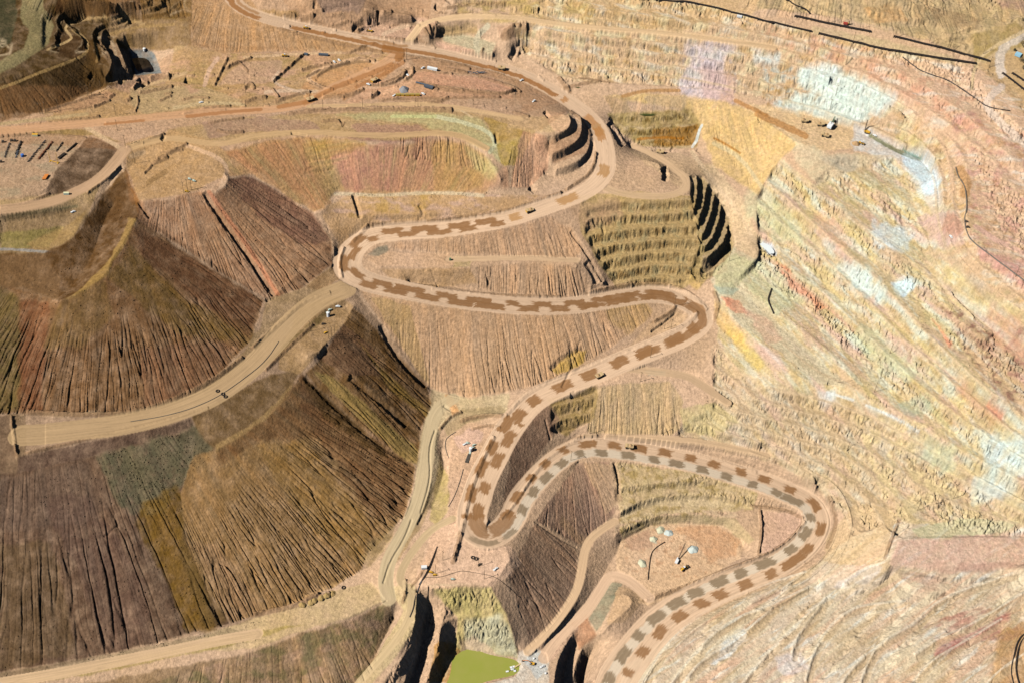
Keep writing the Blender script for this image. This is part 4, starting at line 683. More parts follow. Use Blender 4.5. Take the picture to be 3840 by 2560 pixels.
paint([(-200,590),(100,586),(140,640),(130,690),(0,660),(-200,660)], (150,114,74), .9, 6, 6); paint([(296,500),(314,504),(292,560),(258,600),(250,632),(190,680),(140,694),(180,668),(240,610),(254,590),(276,552)], (204,162,92), .9, 3, 3); paint([(300,430),(322,462),(345,500),(320,500)], (176,116,52), .8, 4, 4)
paint(FAN1, (152,112,72), 1, 5, 5)
for q, c, o in (([(0,655),(50,690),(48,945),(-60,945),(-60,655)], (128,112,60), .8), ([(44,690),(112,690),(96,945),(42,945)], (150,92,58), .75), ([(250,640),(300,560),(430,690),(600,760),(560,800),(400,760)], (128,104,44), .6), ([(310,520),(400,566),(600,690),(575,780),(440,680),(330,590)], (124,84,56), .8), ([(130,700),(240,640),(260,720),(180,800),(100,800)], (152,120,66), .6), ([(320,800),(560,780),(480,880),(330,940)], (156,112,82), .6)): paint(q, c, o, 8, 10)
paint(CONE, (166,124,88), 1, 5, 4); paint([(524,412),(582,404),(662,453),(720,490),(762,555),(690,560),(600,500),(545,450)], (130,94,72), .9, 6, 8); stroke([(480,441),(515,490),(575,575),(640,680)], 5, (206,136,96), .7)
paint([(612,690),(700,660),(764,610),(770,640),(700,690),(640,745),(560,830),(495,885),(417,920),(312,952),(100,955),(60,948),(312,944),(417,908),(495,866),(560,810),(600,750)], (206,170,120), .9, 3, 3); paint([(700,660),(764,610),(778,560),(760,530),(800,520),(800,560),(785,640),(740,670)], (196,154,106), .9, 4, 4)
paint([(20,950),(60,950),(60,1050),(30,1100),(0,1080),(0,960)], (160,130,92), .9, 3, 3); paint([(-60,955),(20,955),(40,1090),(-60,1110)], (140,112,84), .9, 5, 5)
paint([(40,1050),(240,1006),(390,974),(440,960),(445,978),(417,992),(208,1050),(39,1090)], (124,98,78), 1, 3, 3); paint([(440,955),(620,860),(690,850),(660,915),(612,962),(500,1036),(445,1045),(450,980)], (140,110,68), 1, 4, 4); paint([(495,1020),(560,985),(612,945),(655,900),(672,880),(664,912),(612,966),(500,1042)], (204,164,104), .9, 3, 4); paint([(690,700),(780,680),(812,704),(806,730),(740,800),(690,858),(640,846),(640,820)], (208,166,110), .9, 4, 4); paint([(640,820),(690,780),(760,720),(745,715),(640,800),(600,850)], (128,108,62), .8, 3, 3)
paint(FAN2, (126,98,74), 1, 6, 5)
for q, c, o in (([(0,1100),(200,1060),(260,1150),(200,1200),(0,1220)], (132,108,86), .7), ([(216,1048),(417,992),(445,976),(492,1034),(470,1062),(420,1110),(380,1180),(300,1180),(270,1150)], (122,118,86), .95), ([(405,1000),(445,976),(492,1034),(465,1060)], (88,84,60), .7), ([(330,1150),(410,1110),(430,1160),(425,1240),(470,1340),(500,1440),(430,1452),(380,1330),(310,1200)], (146,110,42), .9), ([(415,1130),(440,1200),(480,1340),(530,1432),(470,1440),(420,1280)], (132,104,56), .8),
    ([(90,1150),(200,1130),(330,1330),(360,1470),(240,1500),(180,1300)], (124,96,80), .5), ([(0,1250),(120,1240),(180,1500),(0,1540)], (122,100,62), .5)): paint(q, c, o, 8, 12)
paint(FAN3, (188,146,92), 1, 5, 4)
for q, c, o in (([(495,1036),(612,962),(690,858),(800,960),(720,1010),(600,1010),(500,1070)], (140,102,64), .85), ([(690,858),(800,960),(953,1068),(945,1130),(925,1185),(860,1190),(780,1080),(690,950)], (142,102,66), .85), ([(580,1020),(700,1010),(850,1200),(830,1300),(700,1200)], (186,142,70), .5), ([(690,860),(740,890),(900,1050),(860,1040),(740,950)], (84,66,30), .8), ([(430,1240),(500,1250),(600,1400),(530,1430)], (196,152,110), .5), ([(820,1290),(850,1250),(910,1200),(900,1240),(850,1300)], (192,160,104), .8)): paint(q, c, o, 7, 9)  # darkest strip paints in the shade on the fan's right-facing flank
paint(CONE3, (146,108,62), 1, 4, 4); paint([(720,850),(770,870),(960,1030),(960,1064),(930,1056),(800,940)], (192,160,92), .9, 4, 5); paint([(735,824),(790,744),(860,800),(880,860),(800,862)], (150,112,80), .8, 5, 5); paint([(820,780),(880,850),(975,930),(985,960),(900,900)], (196,156,76), .6, 4, 5)
paint([(582,1420),(686,1390),(764,1358),(853,1336),(886,1378),(803,1420),(699,1446),(582,1488),(390,1500),(130,1556),(-150,1600),(-150,1580),(130,1535),(390,1486)], (206,174,124), 1, 4, 4); paint([(582,1450),(700,1430),(560,1475),(250,1540),(0,1580),(0,1560),(390,1490)], (176,150,84), .8, 4, 5); paint([(-60,1552),(0,1544),(182,1514),(365,1478),(520,1440),(560,1450),(390,1494),(130,1550),(-60,1585)], (150,128,92), .7, 3, 4)
paint([(588,1495),(699,1451),(803,1425),(890,1382),(905,1420),(850,1530),(790,1640),(-100,1700),(-100,1610),(250,1560)], (158,126,88), 1, 5, 5); mottle([(588,1495),(890,1382),(850,1530),(790,1640),(100,1640)], (124,112,70), 30, .05, .7, (1, 1), 83); mottle([(588,1495),(890,1382),(850,1530),(790,1640),(100,1640)], (184,146,114), 30, .12, .6, (1, 1), 84)
paint([(880,1350),(950,1340),(960,1400),(950,1450),(900,1520),(850,1570),(800,1640),(770,1640),(880,1480),(930,1400)], (206,178,126), .95, 4, 4)

paint([(-400,500),(180,480),(300,400),(330,500),(620,690),(760,560),(790,640),(1000,900),(960,1070),(900,1230),(850,1300),(560,1430),(0,1560),(-400,1600)], (70,46,27), .46, 10, 0)  # darkens the whole left: dark rock, with vignette falloff put into the colour
paint([(-400,-300),(230,-300),(250,60),(262,196),(200,216),(110,258),(-400,285)], (46,30,15), .5, 8, 4)  # top left corner deepened further: dark hill earth plus painted vignette
paint([(-300,190),(250,200),(440,100),(920,125),(1230,180),(1310,250),(1240,300),(1140,330),(700,320),(540,340),(500,440),(300,470),(280,345),(-300,310)], (176,124,78), .34, 10, 3)  # plateau wash: partly darker soil, partly vignette shading painted in
paint([(720,480),(1300,445),(1600,450),(1610,650),(1590,700),(1480,790),(1190,900),(1000,900),(800,640)], (160,118,78), .22, 10, 3)  # middle slopes toned down: soil tone plus the painted left-to-right falloff
paint([(420,-60),(1050,-60),(1000,60),(930,120),(440,110)], (160,112,70), .3, 8, 3)  # top centre darkened too, soil tone mixed with painted vignette
paint([(295,119),(316,115),(338,115),(354,123),(362,140),(371,169),(309,174)], (132,134,124), 1, 1, 1)
paint([(130,-60),(420,-60),(430,40),(312,46),(195,42),(150,56)], (122,88,50), .75, 5, 4)
paint([(205,95),(262,84),(300,118),(312,176),(262,196),(200,216),(190,150)], (104,74,36), .7, 5, 4)
for p, w, c in (([(156,57),(148,68),(167,86),(156,96),(109,115)], 3, (206,170,114)), ([(167,70),(200,91),(203,117),(182,135),(91,167),(39,190),(0,203)], 3.5, (176,140,86)), ([(216,99),(224,120),(222,143)], 2.5, (176,136,80)), ([(156,57),(195,43),(250,42),(312,48),(330,58)], 4, (186,150,98)), ([(247,81),(312,62),(398,57)], 3.5, (184,146,92)), ([(300,208),(360,190),(427,168)], 4, (214,176,124)),
    ([(198,294),(240,318),(281,344)], 5, (222,184,136)), ([(746,206),(712,188),(707,177),(738,157),(790,141),(829,133),(868,146)], 5, (230,184,136)), ([(915,142),(941,156),(940,177),(881,198),(824,200)], 6, (230,184,140)), ([(820,218),(880,215),(920,200),(950,190)], 6, (228,178,134)), ([(610,212),(660,208),(740,212)], 4, (222,186,144)), ([(400,248),(470,236),(560,240)], 4, (216,184,132)), ([(700,216),(620,190),(640,165)], 3, (222,186,146)),
    ([(560,132),(700,124),(780,122)], 3, (222,182,134)), ([(470,196),(480,160),(500,135)], 5, (222,180,142)), ([(1120,60),(1090,90),(1100,125)], 7, (216,198,156)), ([(960,52),(900,70),(880,80)], 5, (226,188,146)), ([(430,335),(500,360),(523,385),(515,412)], 5, (228,184,138)), ([(330,350),(300,360)], 6, (214,174,126)), ([(340,420),(380,395)], 6, (160,124,80)), ([(840,250),(1060,252),(1160,268)], 3, (224,186,132)), ([(1060,255),(1085,270)], 2, (224,190,140)),
    ([(1000,268),(1060,280),(1120,300),(1140,330),(1125,350)], 5, (216,206,156)), ([(900,268),(1000,268)], 4, (212,206,140)), ([(120,262),(60,280)], 3, (200,160,118)), ([(0,285),(120,272),(200,262)], 4, (200,168,118)), ([(1640,330),(1700,360),(1750,430)], 5, (214,190,140)), ([(1590,350),(1640,420),(1700,490),(1730,550)], 5, (230,196,150)), ([(1770,600),(1840,650),(1960,760)], 3, (218,170,130)), ([(1900,900),(1960,918)], 3, (230,226,206)), ([(1990,930),(2060,960),(2110,990)], 3, (230,228,208)),
    ([(2240,520),(2300,560),(2400,600)], 6, (226,180,150)), ([(2150,300),(2180,360),(2190,440)], 6, (222,182,140)), ([(2160,390),(2230,560)], 3, (222,186,146)), ([(2300,200),(2262,235),(2275,262),(2352,330)], 9, (226,200,170)), ([(2352,82),(2310,100),(2295,130),(2300,170)], 11, (220,200,172)), ([(2232,205),(2236,160),(2260,120),(2352,72)], 4, (214,184,134))): stroke(p, w, c, .85, int(p[0][0]) % 71)
# --- streaks down the slopes and general variation of the soil
C *= (1 + .30 * RILLC)[..., None]; C *= (1 + np.stack([.05 * RILLC, -.02 * RILLC, -.10 * RILLC], -1))
n = fbm(X / 70, Y / 70, 5, 701, .6); n2 = fbm(X / 7, Y / 7, 4, 705, .75)
C *= (1 + .14 * n + .32 * n2 * (1 - .75 * FLAT))[..., None]
hue = fbm(X / 120 + 40, Y / 120, 4, 711, .55); C *= 1 + np.stack([.03 * hue, 0 * hue, -.10 * hue], -1)
# dust on level benches of the pit wall
dust = (blur((BENCH_FACE > .01).astype(np.float32), 6) * (1 - np.clip(BENCH_FACE * 2, 0, 1)) * np.clip(.55 - SLOPE, 0, .4) * 1.2)[..., None]; dust = np.clip(dust * 1.5, 0, .62)
C = C * (1 - dust) + dust * lin((222,192,146))
for p, h, w in BERMS + WORKS: stroke(p, w * .85, (158,122,86), .62, int(p[0][0]) % 67)
for i, p in enumerate(LEDGES): stroke([(a + 8, b + 9) for a, b in p], 7, (204,172,126), .5, 30 + i); stroke(p, 2.6, (240,222,186), .55, 50 + i)  # sunlit ledge edges painted pale, darker swath painted behind each
for h, l in K.items():
    if h < 330: stroke(l, 3.0, (216,186,142), .6, h % 50)
for q, c in (([(1830,160),(1900,150),(1990,190),(2060,232),(2010,262),(1950,250),(1880,220),(1840,190)], (226,242,226)), ([(1780,232),(1850,215),(1960,230),(2010,258),(1960,285),(1880,268)], (228,240,222)), ([(2240,990),(2400,1000),(2400,1090),(2270,1090)], (218,240,234)), ([(2230,1100),(2320,1070),(2330,1130),(2240,1155)], (226,240,228)), ([(1900,590),(1990,615),(2050,690),(1990,690)], (224,240,226)), ([(2085,345),(2135,360),(2165,430),(2120,455),(2085,410)], (222,240,238)), ([(2040,640),(2098,640),(2104,668),(2070,682)], (222,246,238)),
    ([(2120,1010),(2200,1030),(2190,1085),(2110,1060)], (204,216,180)), ([(1700,440),(1800,470),(1860,560),(1790,560),(1720,500)], (208,214,172)), ([(1960,730),(2060,790),(2120,880),(2040,860),(1960,790)], (208,216,176)), ([(1880,480),(1960,560),(1930,580),(1860,510)], (228,174,148)), ([(2260,700),(2352,740),(2352,830),(2280,790)], (206,142,124)), ([(2180,860),(2300,930),(2320,990),(2230,940)], (214,150,120))): paint(q, (c[0], c[1] - 3, int(c[2] * .93)), .5, 8, 22, 16)
# --- graded roads, wheel tracks, water-cart patches on the haul road
HRID = NROAD
rc = {1: (234,192,150), HRID: (232,194,152)}
edge = blur((RI > 0).astype(np.float32), 1)
dirt = {'tan': (224,184,140)}
for rid in range(1, NROAD + 1):
    m = RI == rid
    if not m.any(): continue
    col = lin(ROADCOL.get(rid, (222,184,138)))
    s, t = RS[m], RT[m]
    tr = 1 + .11 * perlin(t / 1.3, s / 70, 801) + .10 * perlin(t / 3.5, s / 140, 802) + .08 * fbm(s / 24, t / 6, 4, 803) - .16 * np.exp(-(perlin(t / 5, s / 110, 804) / .08) ** 2)
    k = (.85 * edge[m])[:, None]
    C[m] = C[m] * (1 - k) + k * col * tr[:, None]
m = RI == HRID; s, t = RS[m], RT[m]
S_END = s.max()
fing = 4.5 * perlin(t / 1.8, s / 30, 811) + 3 * perlin(t / .9, s / 50, 812) + 4 * perlin(s / 40, t / 9, 813)
def lane(c, w, s0, s1, per, duty, ph, col, op=1.0, cutoff=1.0):
    ss = s + fing * .8; kk = np.floor((ss + ph) / per); jit = perlin(kk * 3.7 + .5, np.full(ss.shape, c + .3), 821); j2 = perlin(kk * 2.3 + .7, np.full(ss.shape, c + 5.3), 822)
    f = ((ss + ph) / per) % 1.0; on = (f > .05 + .16 * j2) & (f < np.where(jit > .55, 1.05, duty * (1 + .45 * jit))) & (ss > s0) & (ss < s1)
    lo_, hi_ = .05 + .16 * j2, np.where(jit > .55, 1.05, duty * (1 + .45 * jit)); e = 1.7 / min(per, 400)
    on = sstep(lo_ - e, lo_ + e, f) * (1 - sstep(hi_ - 2.2 * e, hi_ + e, f)) * (ss > s0) * (ss < s1)
    lat_ = 1 - sstep(w - 1.6, w + .9, np.abs(t - c + 2.2 * perlin(s / 14, t * 0 + 7, 823) + 1.2 * perlin(s / 5, t / 6, 827)))
    k = (on * lat_ * op * np.clip(1.08 + .5 * fbm(s / 16, t / 2.2, 3, 826), .5, 1))[:, None]
    C[m] = C[m] * (1 - k) + k * lin(col) * (1 + .12 * perlin(t / 1.2, s / 40, 825))[:, None]
def blurless(b): return b.astype(np.float32)
hrp = world(smooth_pts(HR, 2)); _cum = np.concatenate([[0], np.cumsum(np.hypot(np.diff(hrp[:, 0]), np.diff(hrp[:, 1])))])
def s_at(u, v):
    uu, vv = proj(hrp[:, 0], hrp[:, 1], hrp[:, 2]); return float(_cum[np.argmin((uu - u) ** 2 + (vv - v) ** 2)])
sA, sB, sC, sD, sE, sF = s_at(1120,1234), s_at(1180,960), s_at(1600,745), s_at(1164,506), s_at(1390,378), s_at(1289,221)
BRN, GRY, ORG = (156,112,70), (150,126,94), (164,118,76)
sH = s_at(1310,1035)
lane(10, 8, 0, sA - 20, 1e4, 1.0, 500, (226,206,172), .75)
lane(11, 8.5, 0, s_at(1776,1302), 38, .70, 0, GRY, .95); lane(-9, 8.5, 0, s_at(1776,1302), 40, .58, 20, BRN, .9)
lane(9, 7.5, s_at(1776,1302), sA - 60, 40, .56, 5, GRY, .95); lane(-8, 7.5, s_at(1776,1302), sA - 40, 40, .60, 24, BRN, .95); lane(-6, 12, sA - 60, sA + 50, 70, .8, 0, BRN, .8); lane(13, 5, sA - 40, sA + 30, 40, .7, 8, GRY, .8)
lane(9, 8.5, sA + 40, sB, 46, .70, 10, BRN, .95); lane(-8, 8.5, sA + 20, sB, 46, .62, 33, BRN, .95)
lane(1, 10, sB, sC, 50, .66, 12, BRN, .95); lane(7, 5, sC, sC + 250, 56, .7, 0, BRN, .9); lane(-3, 8, sC - 120, sC + 200, 75, .84, 20, BRN, .9)
lane(5.5, 7.5, sC + 60, sD, 52, .74, 5, BRN, .95); lane(-5, 6.5, sC + 60, sD, 52, .66, 31, BRN, .95)
lane(1, 9, sD, sE + 120, 95, .38, 15, (186,136,80), .8); lane(2, 8, sE + 60, sF, 80, .45, 0, (190,132,76), .8)
lane(6, 6, sF + 10, S_END, 260, .96, 40, (168,112,60), .9); lane(-6, 4, sF + 300, S_END, 330, .6, 10, (172,120,68), .7)
for p, w, c in (([(700,238),(760,205),(830,178),(900,150)], 6, (184,126,76)), ([(820,200),(880,172),(925,145)], 5, (184,126,76)), ([(640,246),(690,238),(720,230)], 5, (182,124,74)), ([(430,268),(520,258),(600,252)], 4, (180,122,74)), ([(240,286),(330,277)], 3, (180,122,74)), ([(885,112),(925,118),(915,135)], 10, (164,108,56)), ([(1430,222),(1480,208),(1560,208)], 4, (186,136,80)), ([(1740,262),(1790,285),(1850,312)], 8, (196,138,78)), ([(1690,232),(1760,266)], 5, (190,134,76))): stroke(p, w, c, .8)
lum = (C @ np.array([.3, .6, .1], np.float32))[..., None]; C = lum + (C - lum) * 1.03; C *= np.array([.99, 1.02, 1.14], np.float32)
C = np.clip(C, .004, 1.0)
# ================================================================== GROUND MESH, MATERIALS
ALB = .86
def ground_mesh():
    me = bpy.data.meshes.new('ground'); co = np.stack([X, Y, Z], -1).reshape(-1, 3).astype(np.float32)
    idx = np.arange(NA * NB).reshape(NB, NA); q = np.stack([idx[1:, :-1], idx[1:, 1:], idx[:-1, 1:], idx[:-1, :-1]], -1).reshape(-1, 4)
    me.vertices.add(len(co)); me.vertices.foreach_set('co', co.ravel())
    me.loops.add(q.size); me.loops.foreach_set('vertex_index', q.ravel().astype(np.int32))
    me.polygons.add(len(q)); me.polygons.foreach_set('loop_start', np.arange(0, q.size, 4, dtype=np.int32)); me.update()
    at = me.color_attributes.new('Col', 'FLOAT_COLOR', 'POINT')
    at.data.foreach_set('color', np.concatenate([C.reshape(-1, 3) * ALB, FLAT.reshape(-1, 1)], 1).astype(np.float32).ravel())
    me.polygons.foreach_set('use_smooth', np.ones(len(q), bool)); me.materials.append(ground_material())
    ob = bpy.data.objects.new('ground', me); COL.objects.link(ob); ob['kind'] = 'structure'
def ground_material():
    m = bpy.data.materials.new('earth'); m.use_nodes = True; nt = m.node_tree; N = nt.nodes; L = nt.links
    p = N['Principled BSDF']; p.inputs['Roughness'].default_value = .95; p.inputs['Specular IOR Level'].default_value = .08
    a = N.new('ShaderNodeAttribute'); a.attribute_name = 'Col'; g = N.new('ShaderNodeNewGeometry')
    n1 = N.new('ShaderNodeTexNoise'); n1.inputs['Scale'].default_value = .22; n1.inputs['Detail'].default_value = 6; n1.inputs['Roughness'].default_value = .65
    L.new(g.outputs['Position'], n1.inputs['Vector'])
    mr = N.new('ShaderNodeMapRange'); mr.inputs['From Min'].default_value = .3; mr.inputs['From Max'].default_value = .7; mr.inputs['To Min'].default_value = .74; mr.inputs['To Max'].default_value = 1.24
    L.new(n1.outputs['Fac'], mr.inputs['Value'])
    fl = N.new('ShaderNodeMix'); fl.data_type = 'FLOAT'; L.new(a.outputs['Alpha'], fl.inputs[0]); L.new(mr.outputs[0], fl.inputs[2]); fl.inputs[3].default_value = 1.0
    mx = N.new('ShaderNodeVectorMath'); mx.operation = 'SCALE'; L.new(a.outputs['Color'], mx.inputs[0]); L.new(fl.outputs[0], mx.inputs['Scale'])
    L.new(mx.outputs[0], p.inputs['Base Color'])
    n2 = N.new('ShaderNodeTexNoise'); n2.inputs['Scale'].default_value = .26; n2.inputs['Detail'].default_value = 5; n2.inputs['Roughness'].default_value = .7
    L.new(g.outputs['Position'], n2.inputs['Vector'])
    st = N.new('ShaderNodeMapRange'); L.new(a.outputs['Alpha'], st.inputs['Value']); st.inputs['To Min'].default_value = .85; st.inputs['To Max'].default_value = .12
    b = N.new('ShaderNodeBump'); L.new(st.outputs[0], b.inputs['Strength']); b.inputs['Distance'].default_value = 1.7
    L.new(n2.outputs['Fac'], b.inputs['Height']); L.new(b.outputs[0], p.inputs['Normal'])
    return m
ground_mesh()

MATS = {}
def mat(name, srgb, rough=.6, metal=0.0, vary=.18, scale=.9):
    if name in MATS: return MATS[name]
    m = bpy.data.materials.new(name); m.use_nodes = True; nt = m.node_tree; N = nt.nodes; L = nt.links
    p = N['Principled BSDF']; p.inputs['Roughness'].default_value = rough; p.inputs['Metallic'].default_value = metal
    c = lin(srgb); t = N.new('ShaderNodeTexCoord'); n = N.new('ShaderNodeTexNoise'); n.inputs['Scale'].default_value = scale; n.inputs['Detail'].default_value = 4
    L.new(t.outputs['Object'], n.inputs['Vector']); r = N.new('ShaderNodeValToRGB')
    dust = lin((206,170,130)); r.color_ramp.elements[0].position = .35; r.color_ramp.elements[1].position = .75
    r.color_ramp.elements[0].color = (*c, 1); r.color_ramp.elements[1].color = (*(c * (1 - vary) + dust * vary), 1)
    L.new(n.outputs['Fac'], r.inputs[0]); L.new(r.outputs[0], p.inputs['Base Color']); MATS[name] = m; return m
YEL = mat('machine_yellow', (226,170,40)); DRK = mat('dark_steel', (44,42,40)); WHT = mat('white_paint', (240,240,236), .4, 0, .08); RUB = mat('tyre_rubber', (24,24,24), .9, 0, .12)
GLS = mat('cab_glass', (28,36,44), .15, 0, .05); RST = mat('rusty_steel', (120,70,44)); BED_ = mat('truck_body', (206,176,128)); LOAD = mat('ore_load', (176,140,96), .95, 0, .3)
GRNW = mat('pale_green_paint', (196,214,196)); BLU = mat('blue_paint', (40,110,190)); RED = mat('red_paint', (170,48,40)); GRN = mat('green_paint', (60,110,80)); WOOD = mat('weathered_wood', (112,88,58), .9); ORG = mat('orange_paint', (220,130,50)); GREYB = mat('blue_grey_steel', (64,84,100))
GRAV = mat('grey_gravel', (196,206,198), .95, 0, .2, .4); GRAV2 = mat('pale_gravel', (206,204,172), .95, 0, .2, .4); GRAV3 = mat('slate_gravel', (132,136,140), .95, 0, .2, .4); PIPE = mat('black_pipe', (26,26,30), .5, 0, .08); PIPEG = mat('grey_pipe', (96,92,84), .6)

class MB:
    """collects boxes, cylinders and tubes of one part and links them as one mesh"""
    def __init__(s): s.bm = bmesh.new()
    def box(s, c, d, rz=0, ry=0, taper=1.0, bev=.06):
        r = bmesh.ops.create_cube(s.bm, size=1); vs = r['verts']
        for v in vs:
            k = taper if v.co.z > 0 else 1; v.co.x *= d[0] * k; v.co.y *= d[1] * k; v.co.z *= d[2]
        if bev: 
            es = list({e for v in vs for e in v.link_edges}); g = bmesh.ops.bevel(s.bm, geom=es, offset=min(d) * bev, segments=1, affect='EDGES'); vs = list({v for f in g['faces'] for v in f.verts} | {v for v in vs if v.is_valid})
        bmesh.ops.transform(s.bm, matrix=Matrix.Translation(c) @ Matrix.Rotation(rz, 4, 'Z') @ Matrix.Rotation(ry, 4, 'Y'), verts=vs); return s
    def cyl(s, a, b, r, r2=None, n=10):
        a, b = Vector(a), Vector(b); d = b - a
        g = bmesh.ops.create_cone(s.bm, cap_ends=True, segments=n, radius1=r, radius2=r if r2 is None else r2, depth=d.length)
        bmesh.ops.transform(s.bm, matrix=Matrix.Translation((a + b) / 2) @ d.to_track_quat('Z', 'Y').to_matrix().to_4x4(), verts=g['verts']); return s
    def prism(s, prof, y0, y1):
        """side profile (x, z) drawn out between y0 and y1"""
        a = [s.bm.verts.new((x, y0, z)) for x, z in prof]; b = [s.bm.verts.new((x, y1, z)) for x, z in prof]; n = len(prof)
        s.bm.faces.new(a[::-1]); s.bm.faces.new(b)
        for i in range(n): s.bm.faces.new((a[i], a[(i + 1) % n], b[(i + 1) % n], b[i]))
        return s
    def ring(s, c, R, r, n=14, ax='Z'):
        k = 6; vs = [[s.bm.verts.new((0, 0, 0)) for _ in range(k)] for _ in range(n)]
        for i in range(n):
            for j in range(k):
                A, B = 2 * math.pi * i / n, 2 * math.pi * j / k; q = R + r * math.cos(B)
                p = (q * math.cos(A), q * math.sin(A), r * math.sin(B))
                if ax == 'Y': p = (p[0], p[2], p[1])
                vs[i][j].co = Vector(c) + Vector(p)
        for i in range(n):
            for j in range(k): s.bm.faces.new((vs[i][j], vs[(i + 1) % n][j], vs[(i + 1) % n][(j + 1) % k], vs[i][(j + 1) % k]))
        return s
    def build(s, name, m, parent=None):
        bmesh.ops.recalc_face_normals(s.bm, faces=s.bm.faces[:]); me = bpy.data.meshes.new(name); s.bm.to_mesh(me); s.bm.free(); me.materials.append(m)
        o = bpy.data.objects.new(name, me); COL.objects.link(o)
        if parent: o.parent = parent
        return o
def tag(o, label, cat, group=None):
    o['label'] = label; o['category'] = cat
    if group: o['group'] = group
    return o
def thing(name, label, cat, group=None):
    o = bpy.data.objects.new(name, None); o.empty_display_size = 2; COL.objects.link(o); return tag(o, label, cat, group)
def kids(o): return [c for c in bpy.data.objects if c.parent == o]
def dup(root, label, group=None):
    r = root.copy(); COL.objects.link(r); r['label'] = label
    if group: r['group'] = group
    for ch in kids(root):
        c = ch.copy(); COL.objects.link(c); c.parent = r
        for g in kids(ch): d = g.copy(); COL.objects.link(d); d.parent = c
    return r
def put(o, u, v, toward=None, lift=0.0, rz=None, s=1.0):
    x, y, z = ground(u, v); o.location = (x, y, z + lift)
    if toward is not None:
        x2, y2, z2 = ground(*toward); o.rotation_euler = (0, 0, math.atan2(y2 - y, x2 - x))
    if rz is not None: o.rotation_euler = (0, 0, math.radians(rz))
    if s != 1.0: o.scale = (s, s, s)
    return o

# ------------------------------------------------------------------ haul trucks (x forward, 13 m long)
def make_truck(label, loaded=True):
    t = thing('haul_truck', label, 'haul truck', 'haul trucks')
    MB().box((0, 0, 2.1), (11.5, 3.2, 1.0)).box((4.9, 0, 2.7), (2.4, 5.6, 1.6)).build('chassis', DRK, t)
    b = MB().prism([(-6.6, 4.6), (-5.6, 3.0), (2.2, 2.9), (3.2, 4.6), (6.6, 5.9), (6.6, 6.3), (2.8, 6.4), (2.6, 5.4), (-6.6, 5.4)], -3.6, 3.6); b.build('dump_body', BED_, t)
    MB().box((4.4, 1.7, 4.6), (1.9, 1.9, 1.7)).build('cab', YEL, t)
    MB().box((5.4, 1.7, 4.8), (.12, 1.6, .9)).build('windscreen', GLS, t)
    MB().box((6.1, 0, 3.0), (.5, 5.2, 2.2)).build('radiator', YEL, t)
    if loaded: MB().cyl((-2, 0, 5.2), (-2, 0, 7.2), 3.6, .7, 9).build('ore_load', LOAD, t)
    for x, y in ((4.2, 3), (4.2, -3)): MB().cyl((x, y - .6, 1.7), (x, y + .6, 1.7), 1.7, n=14).build('wheel', RUB, t)
    for x, y in ((-3.4, 2.6), (-3.4, -2.6)): MB().cyl((x, y - 1.1, 1.7), (x, y + 1.1, 1.7), 1.75, n=14).build('wheel', RUB, t)
    return t
TRK = make_truck('loaded haul truck on the upper road between the tan ledge and the rainbow bowl'); put(TRK, 1216, 487, (1190, 498))
for u, v, to, lb in ((1376,865,(1400,853),'haul truck crossing a brown wet patch on the road beside the ridged dump face'), (1445,1027,(1420,1024),'haul truck on the lower loop road above the orange pit floor'), (860,188,(845,192),'big haul truck parked inside the orange loop track, its shadow on the berm'), (713,232,(740,225),'haul truck climbing out of the straight orange road toward the orange ramp'),
    (1152,160,(1180,168),'haul truck on the damp brown upper road beside the salmon coloured lot'), (1848,281,(1870,284),'haul truck waiting farthest from the electric shovel, at the left of the three trucks there'), (1884,289,(1905,292),'haul truck backed up right beside the electric shovel for loading'), (1895,314,(1875,309),'haul truck standing in front of the electric shovel, nearest the edge of the bench'), (1516,352,(1530,355),'dark dusty haul truck on the loop road above the ochre benches')):
    put(dup(TRK, lb), u, v, to)
# ------------------------------------------------------------------ electric rope shovel
t = thing('rope_shovel', 'large white electric shovel digging at the pale green bench foot', 'mining shovel')
for y in (-3.6, 3.6): MB().box((0, y, 1.1), (11, 2.2, 2.2), bev=.2).build('crawler_track', DRK, t)
MB().box((0, 0, 2.6), (7, 7, .9)).build('turntable', DRK, t)
MB().box((-2.5, 0, 6.2), (13, 9, 6)).box((-7.6, 0, 5.4), (3.4, 8.6, 4.2)).build('machinery_house', WHT, t); MB().box((4.6, 3, 7.6), (3.4, 2.8, 3.4)).build('cab', GRNW, t)
MB().cyl((4, -1.2, 4), (15, -.6, 15), .7, .4).cyl((4, 1.2, 4), (15, .6, 15), .7, .4).cyl((8.4, -1, 8.6), (8.4, 1, 8.6), .5).build('boom', GRN, t); MB().cyl((-1, 0, 9), (1, 0, 13.5), .4).cyl((1, 0, 13.5), (15, 0, 15), .18).build('gantry', DRK, t)
MB().cyl((7, 0, 8.5), (15, 0, 4.6), .55).build('dipper_handle', DRK, t); MB().prism([(14, 3), (14, 6.4), (17.6, 6.4), (18.4, 3.2)], -2, 2).build('bucket', DRK, t)
put(t, 1907, 293, (1920, 268), s=.95)
